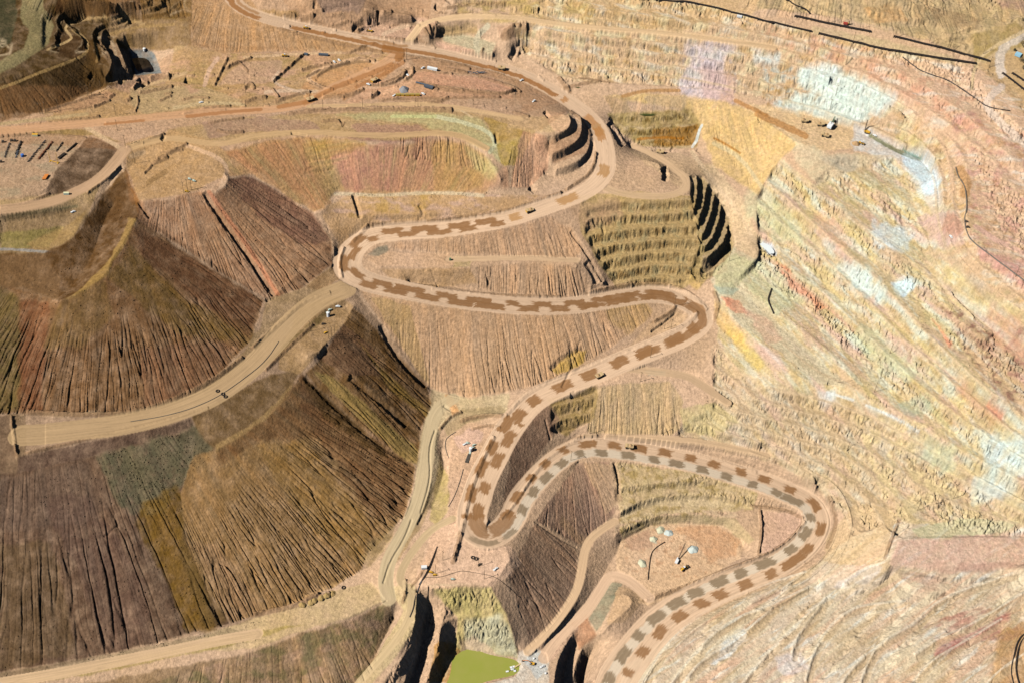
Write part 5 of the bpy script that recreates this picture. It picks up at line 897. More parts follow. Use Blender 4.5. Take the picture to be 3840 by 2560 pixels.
# ------------------------------------------------------------------ blast hole drills
def make_drill(label, mastdir, L, name='blast_drill', house=YEL):
    t = thing(name, label, 'drill rig')
    for y in (-2.1, 2.1): MB().box((0, y, .8), (8, 1.2, 1.6), bev=.2).build('crawler_track', DRK, t)
    MB().box((-1.4, 0, 3), (7.5, 4.6, 3)).build('engine_house', house, t); MB().box((4, 1.2, 3.2), (2, 2, 2.6)).build('cab', WHT if house is WHT else YEL, t)
    d = Vector(mastdir).normalized(); m = MB(); a0 = Vector((4.6, 0, 2))
    for ox, oy in ((-.6, -.6), (.6, -.6), (-.6, .6), (.6, .6)): m.cyl(a0 + Vector((ox, oy, 0)), a0 + Vector((ox, oy, 0)) + d * L, .2, n=6)
    for k in range(int(L / 2.4)): c = a0 + d * (k * 2.4 + 1); m.box(c, (1.5, 1.5, .5), bev=0)
    m.build('mast', DRK, t); return t
put(make_drill('yellow drill rig with tall dark mast upright beside the greenish drain', (0, 0, 1), 24), 1991, 306, (1975, 304))
put(make_drill('white cable rig with its long dark boom lowered on the orange pit floor', (1, 0, .42), 27, 'crawler_crane', WHT), 1555, 1289, (1566, 1268))
put(make_drill('red drill rig standing by the conveyor line on the far rim', (0, 0, 1), 8, 'blast_drill', RED), 1943, 58, (1960, 60))
# ------------------------------------------------------------------ loaders, dozers, excavator
def make_loader(label):
    t = thing('wheel_loader', label, 'wheel loader', 'wheel loaders')
    MB().box((-3, 0, 2.9), (5.4, 3, 2.4), taper=.9).build('engine_hood', YEL, t); MB().box((1.2, 0, 2.2), (3.4, 2.6, 1.4)).build('front_frame', YEL, t); MB().box((-.2, 0, 4.6), (2.2, 2.4, 2.2)).build('cab', GLS, t); MB().box((-.2, 0, 5.8), (2.5, 2.7, .25)).build('cab_roof', WHT, t)
    m = MB()
    for y in (-1.1, 1.1): m.cyl((1.4, y, 3), (6, y, 1.8), .4)
    m.build('lift_arms', YEL, t); MB().prism([(5.6, .3), (5.8, 2.6), (7.2, 2.8), (6.6, 1.2), (8.4, .3)], -2.6, 2.6).build('bucket', DRK, t)
    for x in (-3.6, 2.4):
        for y in (-2.1, 2.1): MB().cyl((x, y - .55, 1.5), (x, y + .55, 1.5), 1.5, n=14).build('wheel', RUB, t)
    return t
LDR = make_loader('yellow wheel loader parked on the orange pit floor below the crane rig'); put(LDR, 1571, 1306, (1582, 1299), s=1.1)
for u, v, to, lb in ((850,73,(835,70),'yellow wheel loader in the pink cut under the black wall near the top'), (1978,331,(1990,335),'small dusty loader by the brown heap on the shovel bench'), (703,66,(720,70),'green dusted loader at the berm of the upper road'), (654,130,(664,131),'lone loader on the olive flat below the top road')): put(dup(LDR, lb), u, v, to, s=.85)
t = thing('excavator', 'orange yellow excavator reaching toward the green pond', 'excavator')
for y in (-1.7, 1.7): MB().box((0, y, .7), (6, .9, 1.4), bev=.2).build('crawler_track', DRK, t)
MB().box((-1, 0, 2.4), (5.2, 3.4, 2)).build('engine_house', YEL, t); MB().box((-3.2, 0, 2.3), (1.2, 3.4, 1.8)).build('counterweight', DRK, t); MB().box((1, 1.1, 3.4), (1.8, 1.3, 2.2)).build('cab', GLS, t)
MB().cyl((1, -.4, 2.6), (6.5, -.4, 6.6), .55, .45).cyl((6.5, -.4, 6.6), (11, -.4, 4.8), .45, .35).build('boom', ORG, t); MB().cyl((11, -.4, 4.8), (14.4, -.4, 2.2), .38, .3).build('arm', ORG, t); MB().prism([(13.6, .4), (13.8, 2.4), (15, 2.6), (15.6, 1)], -1.2, .5).build('bucket', DRK, t)
put(t, 1222, 1524, (1205, 1520), s=1.0)
# ------------------------------------------------------------------ pickups, trailers, tanks, containers
def make_pickup(label, m, name='pickup_truck', cat='pickup'):
    t = thing(name, label, cat, 'pickup trucks')
    MB().box((0, 0, 1), (5.6, 2.1, .8)).box((2.1, 0, 1.35), (1.4, 2, .5)).build('body', m, t); MB().box((.4, 0, 1.85), (2, 1.9, 1), taper=.85).build('cab', m, t); MB().box((.4, 0, 1.9), (2.06, 1.7, .55), taper=.92).build('windows', GLS, t)
    for x in (-1.8, 1.8):
        for y in (-.95, .95): MB().cyl((x, y - .15, .45), (x, y + .15, .45), .45, n=10).build('wheel', RUB, t)
    return t
PK = make_pickup('white pickup parked on the pink station pad near the bottom hairpin', WHT); put(PK, 1138, 1307, (1142, 1304), s=1.4)
for u, v, lb in ((776,705,'white pickup with a long shadow, near the switchback road junction'), (168,488,'white pickup alone on the tan strip road below the yard road'), (768,144,'white service pickup beside the berm north of the orange loop track'), (779,140,'greenish pickup parked behind the white service pickup at the berm'), (1198,186,'white pickup at the edge of the damp brown upper road'), (1226,234,'grey pickup on the plateau near the black cliff'), (2009,313,'white pickup by the yellow drill rig'), (971,158,'white pickup left of the long white trailer'), (936,174,'small green pickup at the curved berm end'), (846,195,'round looking green pickup next to the parked big haul truck'), (906,221,'white pickup left of the row of yellow trailers'), (972,217,'grey flatbed pickup right of the row of yellow trailers'), (462,237,'white pickup on the pale clearing above the orange road'), (1068,1020,'white pickup above the pump station tank'), (1245,1531,'dark pickup at the edge of the pale pad beside the green pond'), (2184,545,'pickup beside the pipeline bench far right')):
    put(dup(PK, lb), u, v, (u + 8, v + random.choice((-3, 2, 4))), s=1.3)
def simple_box(name, label, cat, d, m, roof=None, group=None, ribs=3):
    t = thing(name, label, cat, group); MB().box((0, 0, d[2] / 2 + .25), d, bev=.03).build('walls', m, t); MB().box((0, 0, d[2] + .33), (d[0] * 1.02, d[1] * 1.04, .16)).build('roof', roof or m, t); MB().box((d[0] / 2 + .04, 0, d[2] * .45 + .25), (.1, d[1] * .4, d[2] * .75)).build('door', DRK, t); MB().box((0, 0, .12), (d[0], d[1] * .8, .24), bev=0).build('skid', DRK, t); return t
put(simple_box('trailer', 'long white trailer on the salmon coloured lot', 'trailer', (18, 4.4, 4.2), WHT), 993, 161, (1004, 164))
put(simple_box('container', 'dark blue container beside the long grey pipe rack on the lot', 'container', (16, 6, 3.4), GREYB), 985, 202, (998, 204))
put(simple_box('container', 'pale green container at the lower end of the storage yard', 'container', (8.5, 3.4, 3.4), GRNW, mat('cream_paint', (226,222,176))), 153, 447, (163, 447))
put(simple_box('tank_trailer', 'cream coloured trailer tank along the top edge of the storage yard', 'trailer', (9, 3.6, 3.6), mat('cream_paint', (226,222,176)), YEL), 81, 313, (91, 313))
put(simple_box('shed', 'dark flat shed under the rilled slope of the upper road', 'shed', (17, 4, 3), GREYB), 743, 128, (756, 129)); put(simple_box('shed', 'small dark shed next to the berm under the upper road', 'shed', (7, 4, 3), GREYB), 703, 127, (712, 129))
put(simple_box('service_truck', 'white box truck beside the black pipes on the station pad', 'service truck', (8, 4.4, 4.2), WHT), 974, 1304, (982, 1304)); put(simple_box('cabin', 'white site cabin on the far rim by the conveyor', 'cabin', (9, 4, 3.4), WHT), 1698, 41, (1710, 43)); put(simple_box('house', 'light blue building at the right edge among dark trees', 'building', (10, 8, 4.5), mat('light_blue_paint', (150,200,220))), 2338, 129, (2345, 131))
put(simple_box('toilet_cabin', 'small green portable cabin on the ledge inside the long hairpin', 'cabin', (3, 3, 3.4), GRN), 1034, 598, (1040, 598))
tr = simple_box('equipment_trailer', 'yellow equipment trailer', 'trailer', (7.5, 3.6, 3.6), YEL, mat('olive_canvas', (170,150,80)), 'yellow trailers parked in a row')
for i, u in enumerate((914, 924, 936, 947, 959)): put(tr if i == 0 else dup(tr, ''), u, 220.5, (u + 9, 220.7))
for o in [o for o in bpy.data.objects if o.name.startswith('equipment_trailer')]: o['label'] = 'yellow trailer in the row casting black shadow on the salmon lot'
pr = thing('pipe_rack', 'long dark rack of pipes left of the blue container', 'pipe rack'); m = MB()
for k in range(4): m.cyl((-9, k * .9 - 1.4, 1.2), (9, k * .9 - 1.4, 1.2), .4, n=8)
m.build('pipes', GREYB, pr); m = MB(); [m.box((x, 0, .4), (.5, 4, .8)) for x in (-7, 0, 7)]; m.build('supports', DRK, pr); put(pr, 966, 193, (980, 196))
# tanks
def tank(label, r, h, m, u, v, s=1):
    t = thing('water_tank', label, 'tank', 'water tanks'); MB().cyl((0, 0, 0), (0, 0, h), r, n=20).build('shell', m, t); MB().cyl((0, 0, h), (0, 0, h + r * .25), r, r * .2, 20).build('roof', m, t); MB().box((r + .1, 0, h / 2), (.2, .7, h)).build('ladder', DRK, t); put(t, u, v, s=s)
tank('white upright water tank at the pump station inside the ring track', 2.6, 8, WHT, 1081, 1035); tank('tall white tank at the station beside the switchback junction', 2.4, 9, WHT, 754, 727); tank('blue topped white tank at the left end of the dark parts row', 2.6, 4.2, BLU, 52, 360); tank('white round tank on the grey patch beside the excavator', 1.4, 1.8, WHT, 1226, 1512); tank('small white tank on the ramp edge at the bottom', 1.5, 2.2, WHT, 1253, 1546); tank('white tank on the dark bank at the head of the lined basin', 2.6, 5, WHT, 332, 117)
# pump station clutter
def pump(label, u, v, to, m=GRNW, s=1.0):
    t = thing('pump_unit', label, 'pump', 'pump units'); MB().box((0, 0, .3), (5, 2.2, .6)).build('skid', DRK, t); MB().box((-1, 0, 1.4), (2.4, 1.7, 1.7)).build('motor', m, t); MB().cyl((.6, -.9, 1.3), (.6, .9, 1.3), .9, n=12).cyl((.6, 0, 1.3), (2.8, 0, 1.3), .4).build('pump_case', m, t); put(t, u, v, to, s=s)
for u, v, to, lb in ((1086,1028,(1092,1026),'green pump next to the white station tank'), (1089,1022,(1094,1020),'pump behind the white station tank'), (1074,1017,(1078,1018),'pump between pickup and white station tank'), (753,719,(758,717),'blue white pump at the tall white tank'), (758,713,(764,711),'pump uphill of the tall white tank'), (743,745,(750,744),'dark pump set on the bare station pad'), (748,765,(752,763),'yellow pump set near three wooden poles'), (436,413,(446,417),'pale green pump at the dump edge pad'), (446,417,(455,420),'white pump near the head of the rust gully'), (990,1314,(994,1315),'yellow pump left of the pale pump by the black pipes'), (999,1320,(1004,1320),'pale yellow pump at the foot of a power pole'), (1040,1330,(1046,1330),'small pump on the station pad rim'), (2220,511,(2226,512),'dark pump by the pipeline, upper of the pair'), (2223,523,(2229,524),'dark pump by the pipeline, lower of the pair'),
    (1102,1296,(1106,1294),'dark pump beside the power pole near the tyre rings'), (429,441,(433,442),'yellow pump between the wooden poles on the loader pad')): pump(lb, u, v, to, YEL if 'yellow' in lb else DRK if 'dark' in lb else GRNW, 1.25)
pb = thing('pipe_bundle', 'bundle of pale pipes lying below the white station tank', 'pipes'); m = MB()
for k in range(5): m.cyl((-9, k * 1.1 - 2.2, .6), (9, k * 1.1 - 2.2, .6), .45, n=8)
m.build('pipes', PIPEG, pb); put(pb, 1075, 1052, (1079, 1041)); MBo = MB().box((0, 0, 1), (5, 3, 2)).build('valve_house', GRNW, pb); MBo.location = (11, 0, 0)
# tyres
ty = tag(MB().ring((0, 0, .7), 1.8, .75, 16).build('tyre', RUB), 'black tyre lying on the pale terrace road', 'tyre', 'old truck tyres')
for i, (u, v, lb) in enumerate(((500,898,'black giant tyre, the first and apart from the other two on the terrace road'), (512,905,'black giant tyre, middle of three on the pale terrace road'), (518,911,'black giant tyre, nearest the terrace edge'), (1086,1280,'tyre ring lying on the pink pad, the left of the pair'), (1093,1283,'tyre ring lying on the pink pad, the right of the pair'), (789,1349,'single black tyre at the foot of the rilled fan'))):
    o = ty if i == 0 else ty.copy()
    if i: COL.objects.link(o)
    o['label'] = lb; put(o, u, v, s=1.25)
# gravel piles
def pile(label, u, v, r, h, m, seed):
    bm = bmesh.new(); n = 28; rings = 7; top = bm.verts.new((0, 0, h)); prev = None; rr = random.Random(seed)
    ph = [rr.uniform(0, 6) for _ in range(4)]
    for k in range(1, rings + 1):
        row = []
        for i in range(n):
            a = 2 * math.pi * i / n; w = 1 + .12 * math.sin(2 * a + ph[0]) + .07 * math.sin(5 * a + ph[1]); q = r * k / rings * w
            row.append(bm.verts.new((q * math.cos(a) + rr.uniform(-.1, .1), q * math.sin(a) + rr.uniform(-.1, .1), h * (1 - (k / rings) ** 1.15) + rr.uniform(-.12, .12) - (.8 if k == rings else 0))))
        for i in range(n):
            if prev: bm.faces.new((prev[i], row[i], row[(i + 1) % n], prev[(i + 1) % n]))
            else: bm.faces.new((top, row[i], row[(i + 1) % n]))
        prev = row
    bmesh.ops.recalc_face_normals(bm, faces=bm.faces[:]); me = bpy.data.meshes.new('gravel_pile'); bm.to_mesh(me); bm.free(); me.materials.append(m); o = bpy.data.objects.new('gravel_pile', me); COL.objects.link(o)
    put(tag(o, label, 'gravel pile', 'gravel piles'), u, v)
pile('pale blue grey gravel heap by the lowered boom of the crane rig', 1592, 1261, 8.5, 4.5, GRAV, 1); pile('pale gravel heap under the bench wall, left of its twin', 1517, 1216, 7, 3.6, GRAV2, 2); pile('whitish gravel heap under the bench wall, right of its twin', 1536, 1223, 7, 3.4, GRAV, 3); pile('leaning pale heap beside the dozed brown ground', 1501, 1237, 6, 3.6, GRAV2, 4); pile('pale yellow heap left of the curved black hose', 1475, 1293, 7.5, 4, GRAV2, 5); pile('blue grey gravel heap on the salmon coloured lot', 928, 207, 10, 5.5, GRAV3, 6); pile('brown heap beside the small loader on the shovel bench', 1966, 331, 7, 6, LOAD, 7)
for i, (u, v) in enumerate(((764,1362),(750,1366),(738,1371),(722,1377),(714,1381),(694,1387))): pile(['olive earth heap, nearest the lone tyre in the row under the rilled fan', 'olive earth heap, second from the lone tyre under the rilled fan', 'olive earth heap third from the lone tyre under the rilled fan', 'olive earth heap fourth from the lone tyre under the rilled fan', 'olive earth heap fifth from the lone tyre under the rilled fan', 'olive earth heap farthest from the lone tyre under the rilled fan'][i], u, v, 5.5, 3.4, mat('olive_earth', (170,140,84), .95, 0, .2, .4), 20 + i)
# ------------------------------------------------------------------ power poles
def make_pole(label):
    t = thing('power_pole', label, 'power pole', 'wooden power poles'); MB().cyl((0, 0, -1), (0, 0, 23), .36, .24, 8).build('shaft', WOOD, t); MB().box((0, 0, 21.6), (.28, 4.6, .34), bev=0).build('crossarm', WOOD, t)
    m = MB(); [m.cyl((0, y, 21.8), (0, y, 22.4), .13, n=6) for y in (-2, -.8, .8, 2)]; m.build('insulators', GREYB, t); return t
POLES = [(712,761,'wooden pole on the bare station pad, left of a group of three'),(755,778,'wooden pole at the left of three close poles below the station'),(762,774,'middle wooden pole of three close poles below the station'),(769,770,'right wooden pole of three close poles below the station'),(422,443,'left wooden pole of three on the loader pad'),(431,438,'middle wooden pole of three on the loader pad'),(440,437,'right wooden pole of three on the loader pad'),
 (1017,1286,'pole at the head of the dark cut left of the pink station pad'),(1000,1317,'pole rising by the two yellow pumps on the pink station pad'),(1099,1300,'pole below the two tyre rings'),(1112,1329,'pole near the rim above the green pond cliff'),(2107,1171,'pole with V shaped shadow above the pink strip, lowest of its line'),(2150,1156,'pole with V shaped shadow, second up from the pink strip'),(2190,1144,'pole with V shaped shadow, third up from the pink strip'),(1494,821,'tall pole beside the wet road above the side track'),(1471,876,'pole on the crest of the ridged dump face'),(1355,995,'pole at the left foot of the ridged dump face'),(1519,996,'pole at the right foot of the ridged dump face'),(1311,1056,'pole on the inner edge of the lower loop bend'),
 (1959,100,'pole on the upper rim bench, topmost of three in line'),(1950,125,'pole on the upper rim bench, middle of three in line'),(1942,150,'pole on the upper rim bench, lowest of three in line'),(742,254,'pole by the orange road below the orange ramp'),(833,251,'pole beside the track, below the parked haul truck'),(960,246,'pole below the row of yellow trailers'),(1088,242,'pole below the salmon lot, right end'),(928,138,'left pole of the pair at the road fork'),(934,138,'right pole of the pair at the road fork'),(266,266,'pole above the straight orange road, left'),(270,301,'pole just below the straight orange road'),(288,336,'pole at the fork above the loader pad'),(310,376,'pole on the edge of the loader pad'),
 (233,212,'pole in front of the black basin cliffs'),(206,227,'tallest pole of the dark hill foot group'),(202,221,'pole at the dark hill foot, behind another'),(211,219,'pole at the dark hill foot, right of two'),(135,254,'lone pole at the dark hill foot'),(92,263,'left pole of three under the striped dark slope'),(98,262,'middle pole of three under the striped dark slope'),(105,260,'right pole of three under the striped dark slope'),(564,214,'lone pole on the pale clearing'),(1803,60,'pole on the far rim left of the red drill rig'),(1902,55,'pole on the far rim next to the red drill rig'),(1932,52,'pole on the far rim just behind the red drill rig'),(1974,70,'pole between the two far conveyors'),(2055,89,'pole under the banded far hill'),(2133,102,'pole at the foot of the far orange slope'),(2180,117,'pole near the right end of the far conveyors'),(2271,156,'pole at the rim road bend'),(2258,125,'pole on the far olive slope by the rim road'),
 (1919,221,'pole in the white rock, upper of two'),(1906,253,'pole in the white rock, lower of two'),(1841,297,'pole left of the waiting haul truck'),(2181,722,'pole on the reddish rock wall'),(2112,769,'pole below the reddish rock wall'),(2332,636,'pole beside the pipeline at the right edge'),(2044,811,'pole on the yellow wall, top of a descending line'),(2022,868,'pole on the yellow wall near the dark cracked face'),(2008,900,'pole under the dark cracked face'),(1978,975,'pole on the lower wall benches, upper of three'),(1963,1001,'pole on the lower wall benches, middle of three'),(1945,1035,'pole on the lower wall benches, lowest of three'),(1674,601,'pole on the pale green flat right of the black ledges'),(1607,649,'pole at the foot of the black ledges'),(1549,702,'pole beside the upper hairpin bend'),(1526,756,'left pole of the pair inside the upper hairpin'),(1541,756,'right pole of the pair inside the upper hairpin'),(1585,443,'pole at the edge above the black ledges')]
pole0 = None
for u, v, lb in POLES:
    if pole0 is None: pole0 = make_pole(lb); o = pole0
    else: o = dup(pole0, lb)
    put(o, u, v, rz=random.uniform(20, 70))
# ------------------------------------------------------------------ pipelines, hoses, conveyors
def tube(name, label, cat, pts, r, m, group=None, lift=None, n=6):
    p = smooth_pts([(a, b) for a, b in pts], 2); P = [Vector(ground(a, b)) + Vector((0, 0, r if lift is None else lift)) for a, b in p]
    P = [q for i, q in enumerate(P) if i == 0 or (q - P[i - 1]).length > .5]; bm = bmesh.new(); prev = None
    for i, q in enumerate(P):
        d = (P[min(i + 1, len(P) - 1)] - P[max(i - 1, 0)]).normalized(); a = d.cross(Vector((0, 0, 1))).normalized(); b = a.cross(d)
        row = [bm.verts.new(q + (a * math.cos(2 * math.pi * k / n) + b * math.sin(2 * math.pi * k / n)) * r) for k in range(n)]
        if prev: [bm.faces.new((prev[k], prev[(k + 1) % n], row[(k + 1) % n], row[k])) for k in range(n)]
        prev = row
    bmesh.ops.recalc_face_normals(bm, faces=bm.faces[:]); me = bpy.data.meshes.new(name); bm.to_mesh(me); bm.free(); me.materials.append(m); o = bpy.data.objects.new(name, me); COL.objects.link(o); return tag(o, label, cat, group)
for lb, pts, r, m in (('thin grey pipe curving left of the pump station', [(1046,992),(1028,1003),(1022,1014),(1024,1034),(1031,1052)], .5, PIPEG), ('dark pipe running down the station track below the pump station', [(1064,1077),(1058,1100),(1045,1137),(1030,1163)], .5, PIPEG), ('long black pipe down the road beside the black gullies', [(1004,1255),(995,1285),(984,1312),(966,1338),(953,1372),(950,1395),(941,1417)], .75, PIPE), ('twin black pipe close beside the long black pipe at the white box truck', [(1001,1262),(990,1290),(979,1316),(962,1342)], .6, PIPE),
    ('thin cable across the pink station pad', [(978,1325),(1010,1326),(1050,1312),(1064,1310),(1100,1316),(1137,1323),(1165,1345),(1195,1372)], .35, PIPE), ('curved black hose on the orange pit floor', [(1527,1244),(1507,1256),(1495,1270),(1491,1300),(1488,1331)], .7, PIPE), ('outer black pipe loop at the lower right corner', [(2400,1440),(2352,1453),(2335,1475),(2328,1510),(2321,1540),(2330,1580)], 1.1, PIPE), ('inner black pipe loop at the lower right corner', [(2400,1446),(2356,1458),(2341,1480),(2334,1514),(2333,1545),(2345,1585)], 1.1, PIPE),
    ('black pipeline along the upper right rim road', [(2073,133),(2095,150),(2114,164),(2150,177),(2177,185),(2215,210),(2242,229),(2263,245),(2290,252),(2320,256)], .9, PIPE), ('dark pipeline snaking down the far right bench road', [(2195,386),(2200,407),(2216,428),(2220,460),(2220,485),(2214,505),(2221,542),(2240,562),(2273,586),(2310,615),(2400,680)], 1.0, PIPEG), ('short black hose on the pale diagonal bench', [(1772,664),(1768,676),(1763,690),(1770,706),(1777,722)], 1.2, PIPE), ('grey pipe along the edge of the pale terrace road', [(640,785),(610,830),(560,870),(500,912),(440,938),(380,955),(300,968)], .5, PIPEG)):
    tube('pipeline', lb, 'pipeline', pts, r, m, 'pipelines')
def conveyor(label, pts, w=3.2):
    """belt on trestles: one long deck with its legs"""
    p = smooth_pts(pts, 2); P = [Vector(ground(a, b)) for a, b in p]
    zs = [q.z for q in P]; P = [Vector((q.x, q.y, np.mean(zs[max(0, i - 3):i + 4]) + 2.6)) for i, q in enumerate(P)]
    t = thing('conveyor', label, 'conveyor', 'overland conveyors'); t.location = P[0]; bm = MB(); legs = []
    for a, b in zip(P[:-1], P[1:]):
        d = b - a; c = (a + b) / 2 - P[0]; bm.box(c, (d.length * 1.03, w, 1.0), rz=math.atan2(d.y, d.x), ry=-math.asin(max(-1, min(1, d.z / d.length))), bev=0); legs.append((a - P[0], math.atan2(d.y, d.x)))
    bm.build('belt_deck', PIPE, t); [MB().box(q + Vector((0, 0, -1.8)), (.5, w * .8, 3.4), rz=r_, bev=0).build('trestle', DRK, t) for q, r_ in legs[::2]]
conveyor('long black conveyor at the top edge of the photo', [(1469,0),(1530,3),(1591,9),(1640,19),(1674,29),(1716,39),(1776,56)]); conveyor('black conveyor on the rim, lower line, left part', [(1740,47),(1800,60),(1864,75)]); conveyor('black conveyor on the rim, lower line, long right part', [(1880,79),(1950,96),(2026,115),(2130,132),(2242,148)], 4.2); conveyor('black conveyor behind the red drill rig, upper line', [(1825,39),(1860,47),(1896,55),(1950,66),(2000,75)], 4.2); conveyor('black conveyor below the banded hill, upper line right part', [(2052,86),(2130,104),(2208,125),(2273,143)], 4.0); conveyor('short conveyor at the right edge by the rim road, left one', [(2302,170),(2325,188),(2360,215)], 3.5); conveyor('short conveyor at the right edge by the rim road, right one', [(2324,170),(2345,184),(2370,200)], 3.5); conveyor('thin black conveyor crossing the olive hill top', [(1800,0),(1830,14),(1860,33)], 2.4)
# ------------------------------------------------------------------ storage yard
def part(name, label, group, kind, m):
    t = MB()
    if kind == 0: t.box((0, 0, 1.0), (3.2, 1.8, 2.0), taper=.75).cyl((-1.2, 0, 2), (1.4, 0, 2.6), .35, n=6)
    elif kind == 1: t.prism([(-1.6, 0), (-1.8, 2.2), (.4, 2.6), (1.8, .4)], -1.2, 1.2)
    else: t.cyl((0, -1.1, 1.1), (0, 1.1, 1.1), 1.1, n=10).box((0, 0, .3), (2.6, 2.4, .6))
    return tag(t.build(name, m), label, 'spare part', group)
YARD = [((240,390),(120,725),13,'dark steel part in the leftmost row of the storage yard',0,DRK), ((525,360),(400,640),13,'dark steel part in the second row of the storage yard',1,DRK), ((1105,330),(690,840),20,'dark steel part in the third and longest row of the storage yard',0,DRK), ((1285,360),(955,770),16,'dark steel part in the fourth row of the storage yard',1,RST), ((1530,375),(1390,580),8,'dark steel part in the short fifth row of the storage yard',2,DRK), ((440,590),(400,730),6,'blue grey part at the lower end of the second yard row',0,GREYB)]
def yd(x, y): return (x / 6.533) * .6125, (480 + y / 6.533) * .6125
for a, b, n, lab, kind, m in YARD:
    first = None
    for i in range(n):
        f = i / (n - 1); u, v = yd(a[0] + (b[0] - a[0]) * f, a[1] + (b[1] - a[1]) * f)
        if first is None: first = part('spare_part', lab, lab.split(' of the storage')[0].replace('dark steel part in', 'parts in'), kind, m); o = first
        else: o = first.copy(); COL.objects.link(o)
        put(o, u + random.uniform(-.6, .6), v + random.uniform(-.4, .4), rz=random.uniform(-25, 25), s=random.uniform(.75, 1.15))
for x, y, lab in ((285,325,'black stacked crate, left of two by the cream tank trailer'), (365,330,'black stacked crate, right of two by the cream tank trailer'), (75,355,'black crate at the left edge of the storage yard'), (20,845,'dark crate at the lower left of the storage yard')):
    t = thing('crate_stack', lab, 'crate stack'); MB().box((0, 0, 1), (4.2, 3.2, 2)).build('lower_crate', DRK, t); MB().box((.2, 0, 2.9), (3.6, 3, 1.7)).build('upper_crate', DRK, t); put(t, *yd(x, y), rz=10)
for (x0, y0), (x1, y1), lab, w in (((1880,390),(1640,600),'long thin stack of dark pipes at the right edge of the yard', 2.2), ((1600,640),(1440,765),'thick stack of dark pipes beside the yellow gantry', 5)):
    pa, pb_ = Vector(ground(*yd(x0, y0))), Vector(ground(*yd(x1, y1))); L = (pb_ - pa).length; t = thing('pipe_stack', lab, 'pipe stack'); m = MB(); k = int(w / .9)
    for i in range(k):
        for j in range(3): m.cyl((-L / 2, i * .9 - w / 2 + .45, .45 + j * .85), (L / 2, i * .9 - w / 2 + .45, .45 + j * .85), .44, n=7)
    m.build('pipes', DRK, t); m = MB(); [m.box((x, 0, .1), (.4, w + .6, .3), bev=0) for x in (-L / 3, 0, L / 3)]; m.build('bearers', WOOD, t); t.location = (pa + pb_) / 2; d = pb_ - pa; t.rotation_euler = (0, 0, math.atan2(d.y, d.x))
t = thing('gantry', 'yellow two legged gantry standing in the storage yard', 'gantry')
for y in (-7, 7): MB().cyl((0, y, 0), (0, y, 22), .45, .3, 8).build('mast', YEL, t); MB().box((0, y, .4), (5, 1.6, .8)).build('foot', YEL, t)
MB().box((0, 0, 1.4), (1, 14, .7)).build('cross_beam', YEL, t); put(t, *yd(1330, 845), rz=75)
oc = thing('dump_wagon', 'orange wagon in the short row above the pale green container', 'wagon', 'orange wagons in a row'); MB().prism([(-2.6, .9), (-3, 2.6), (3, 2.6), (2.6, .9)], -1.2, 1.2).build('hopper', ORG, oc); MB().box((0, 0, .6), (5.4, 1.6, .5)).build('frame', DRK, oc)
for i, (x, y) in enumerate(((1150,1175),(1135,1200),(1115,1225),(1100,1250),(1085,1272))): put(oc if i == 0 else dup(oc, 'orange wagon in the short row above the pale green container'), *yd(x, y), rz=12)
mt = thing('material_heap', 'tangle of dark scrap pipes beside the upper haul road', 'scrap heap'); m = MB(); rr = random.Random(5)
for k in range(26): x, y = rr.uniform(-20, 20), rr.uniform(-3, 3); a = rr.uniform(-.5, .5); m.cyl((x, y, .5), (x + 6 * math.cos(a), y + 6 * math.sin(a), rr.uniform(.5, 1.6)), .4, n=6)
m.build('pipes', GREYB, mt); put(mt, 1084, 168, (1100, 169))
# ------------------------------------------------------------------ pond, pump barge
def flat_poly(name, pts, h, m):
    bm = bmesh.new(); p = smooth_pts(list(pts) + [pts[0]], 2)[:-1]; x, y = unproj(p[:, 0], p[:, 1], h); f = bm.faces.new([bm.verts.new((a, b, h)) for a, b in zip(x, y)])
    bmesh.ops.triangulate(bm, faces=[f]); bmesh.ops.recalc_face_normals(bm, faces=bm.faces[:]); me = bpy.data.meshes.new(name); bm.to_mesh(me); bm.free(); me.materials.append(m); o = bpy.data.objects.new(name, me); COL.objects.link(o); o['kind'] = 'structure'; return o
def water(name, srgb, rough=.12):
    return mat(name, srgb, rough, 0, .10, .05)
flat_poly('pond_water', [(1038,1512),(1060,1494),(1074,1488),(1100,1494),(1130,1501),(1180,1512),(1197,1525),(1196,1542),(1184,1552),(1143,1561),(1106,1571),(1060,1584),(1030,1596),(1020,1580),(1036,1545)], 11.2, water('green_water', (156,158,70), .22))
flat_poly('basin_water', [(303,136),(313,133),(336,134),(342,142),(350,156),(352,168),(318,171)], 306, water('dark_water', (10,10,10), .1)); flat_poly('pool_water', [(1745,561),(1752,557),(1766,563),(1776,572),(1780,583),(1768,583)], 206.4, water('milky_water', (236,242,240), .3))
for q, h in (([(1318,193),(1340,190),(1346,196),(1330,204),(1318,200)], 306), ([(1468,263),(1486,260),(1505,263),(1500,266),(1474,266)], 289.4)): flat_poly('pool_water', q, h, water('dark_green_water', (60,72,26), .3))
t = thing('pump_barge', 'white pump barge floating on the green pond with its gangway', 'pump barge'); 
for x, y in ((-2, 2.5), (2, 2.9), (-1.6, -1), (1.8, -4.2)): MB().box((x, y, .5), (3.4, 3, 1.1)).build('float', WHT, t)
MB().box((.3, -1.6, 1.6), (2.2, 2.4, 1.3)).build('pump_housing', GRNW, t); MB().box((-9, -2.8, .5), (4.2, 2.4, .9)).build('outrigger_float', WHT, t); MB().cyl((-7, -2.6, .8), (0, -1.8, 1), .25).build('discharge_pipe', PIPEG, t); MB().box((8, 3.4, 1.4), (11, 2.2, .4), rz=.35, ry=-.05).build('gangway', mat('pale_plank', (214,186,130)), t)
put(t, 1178, 1536, (1188, 1534)); t.location.z = 11.2
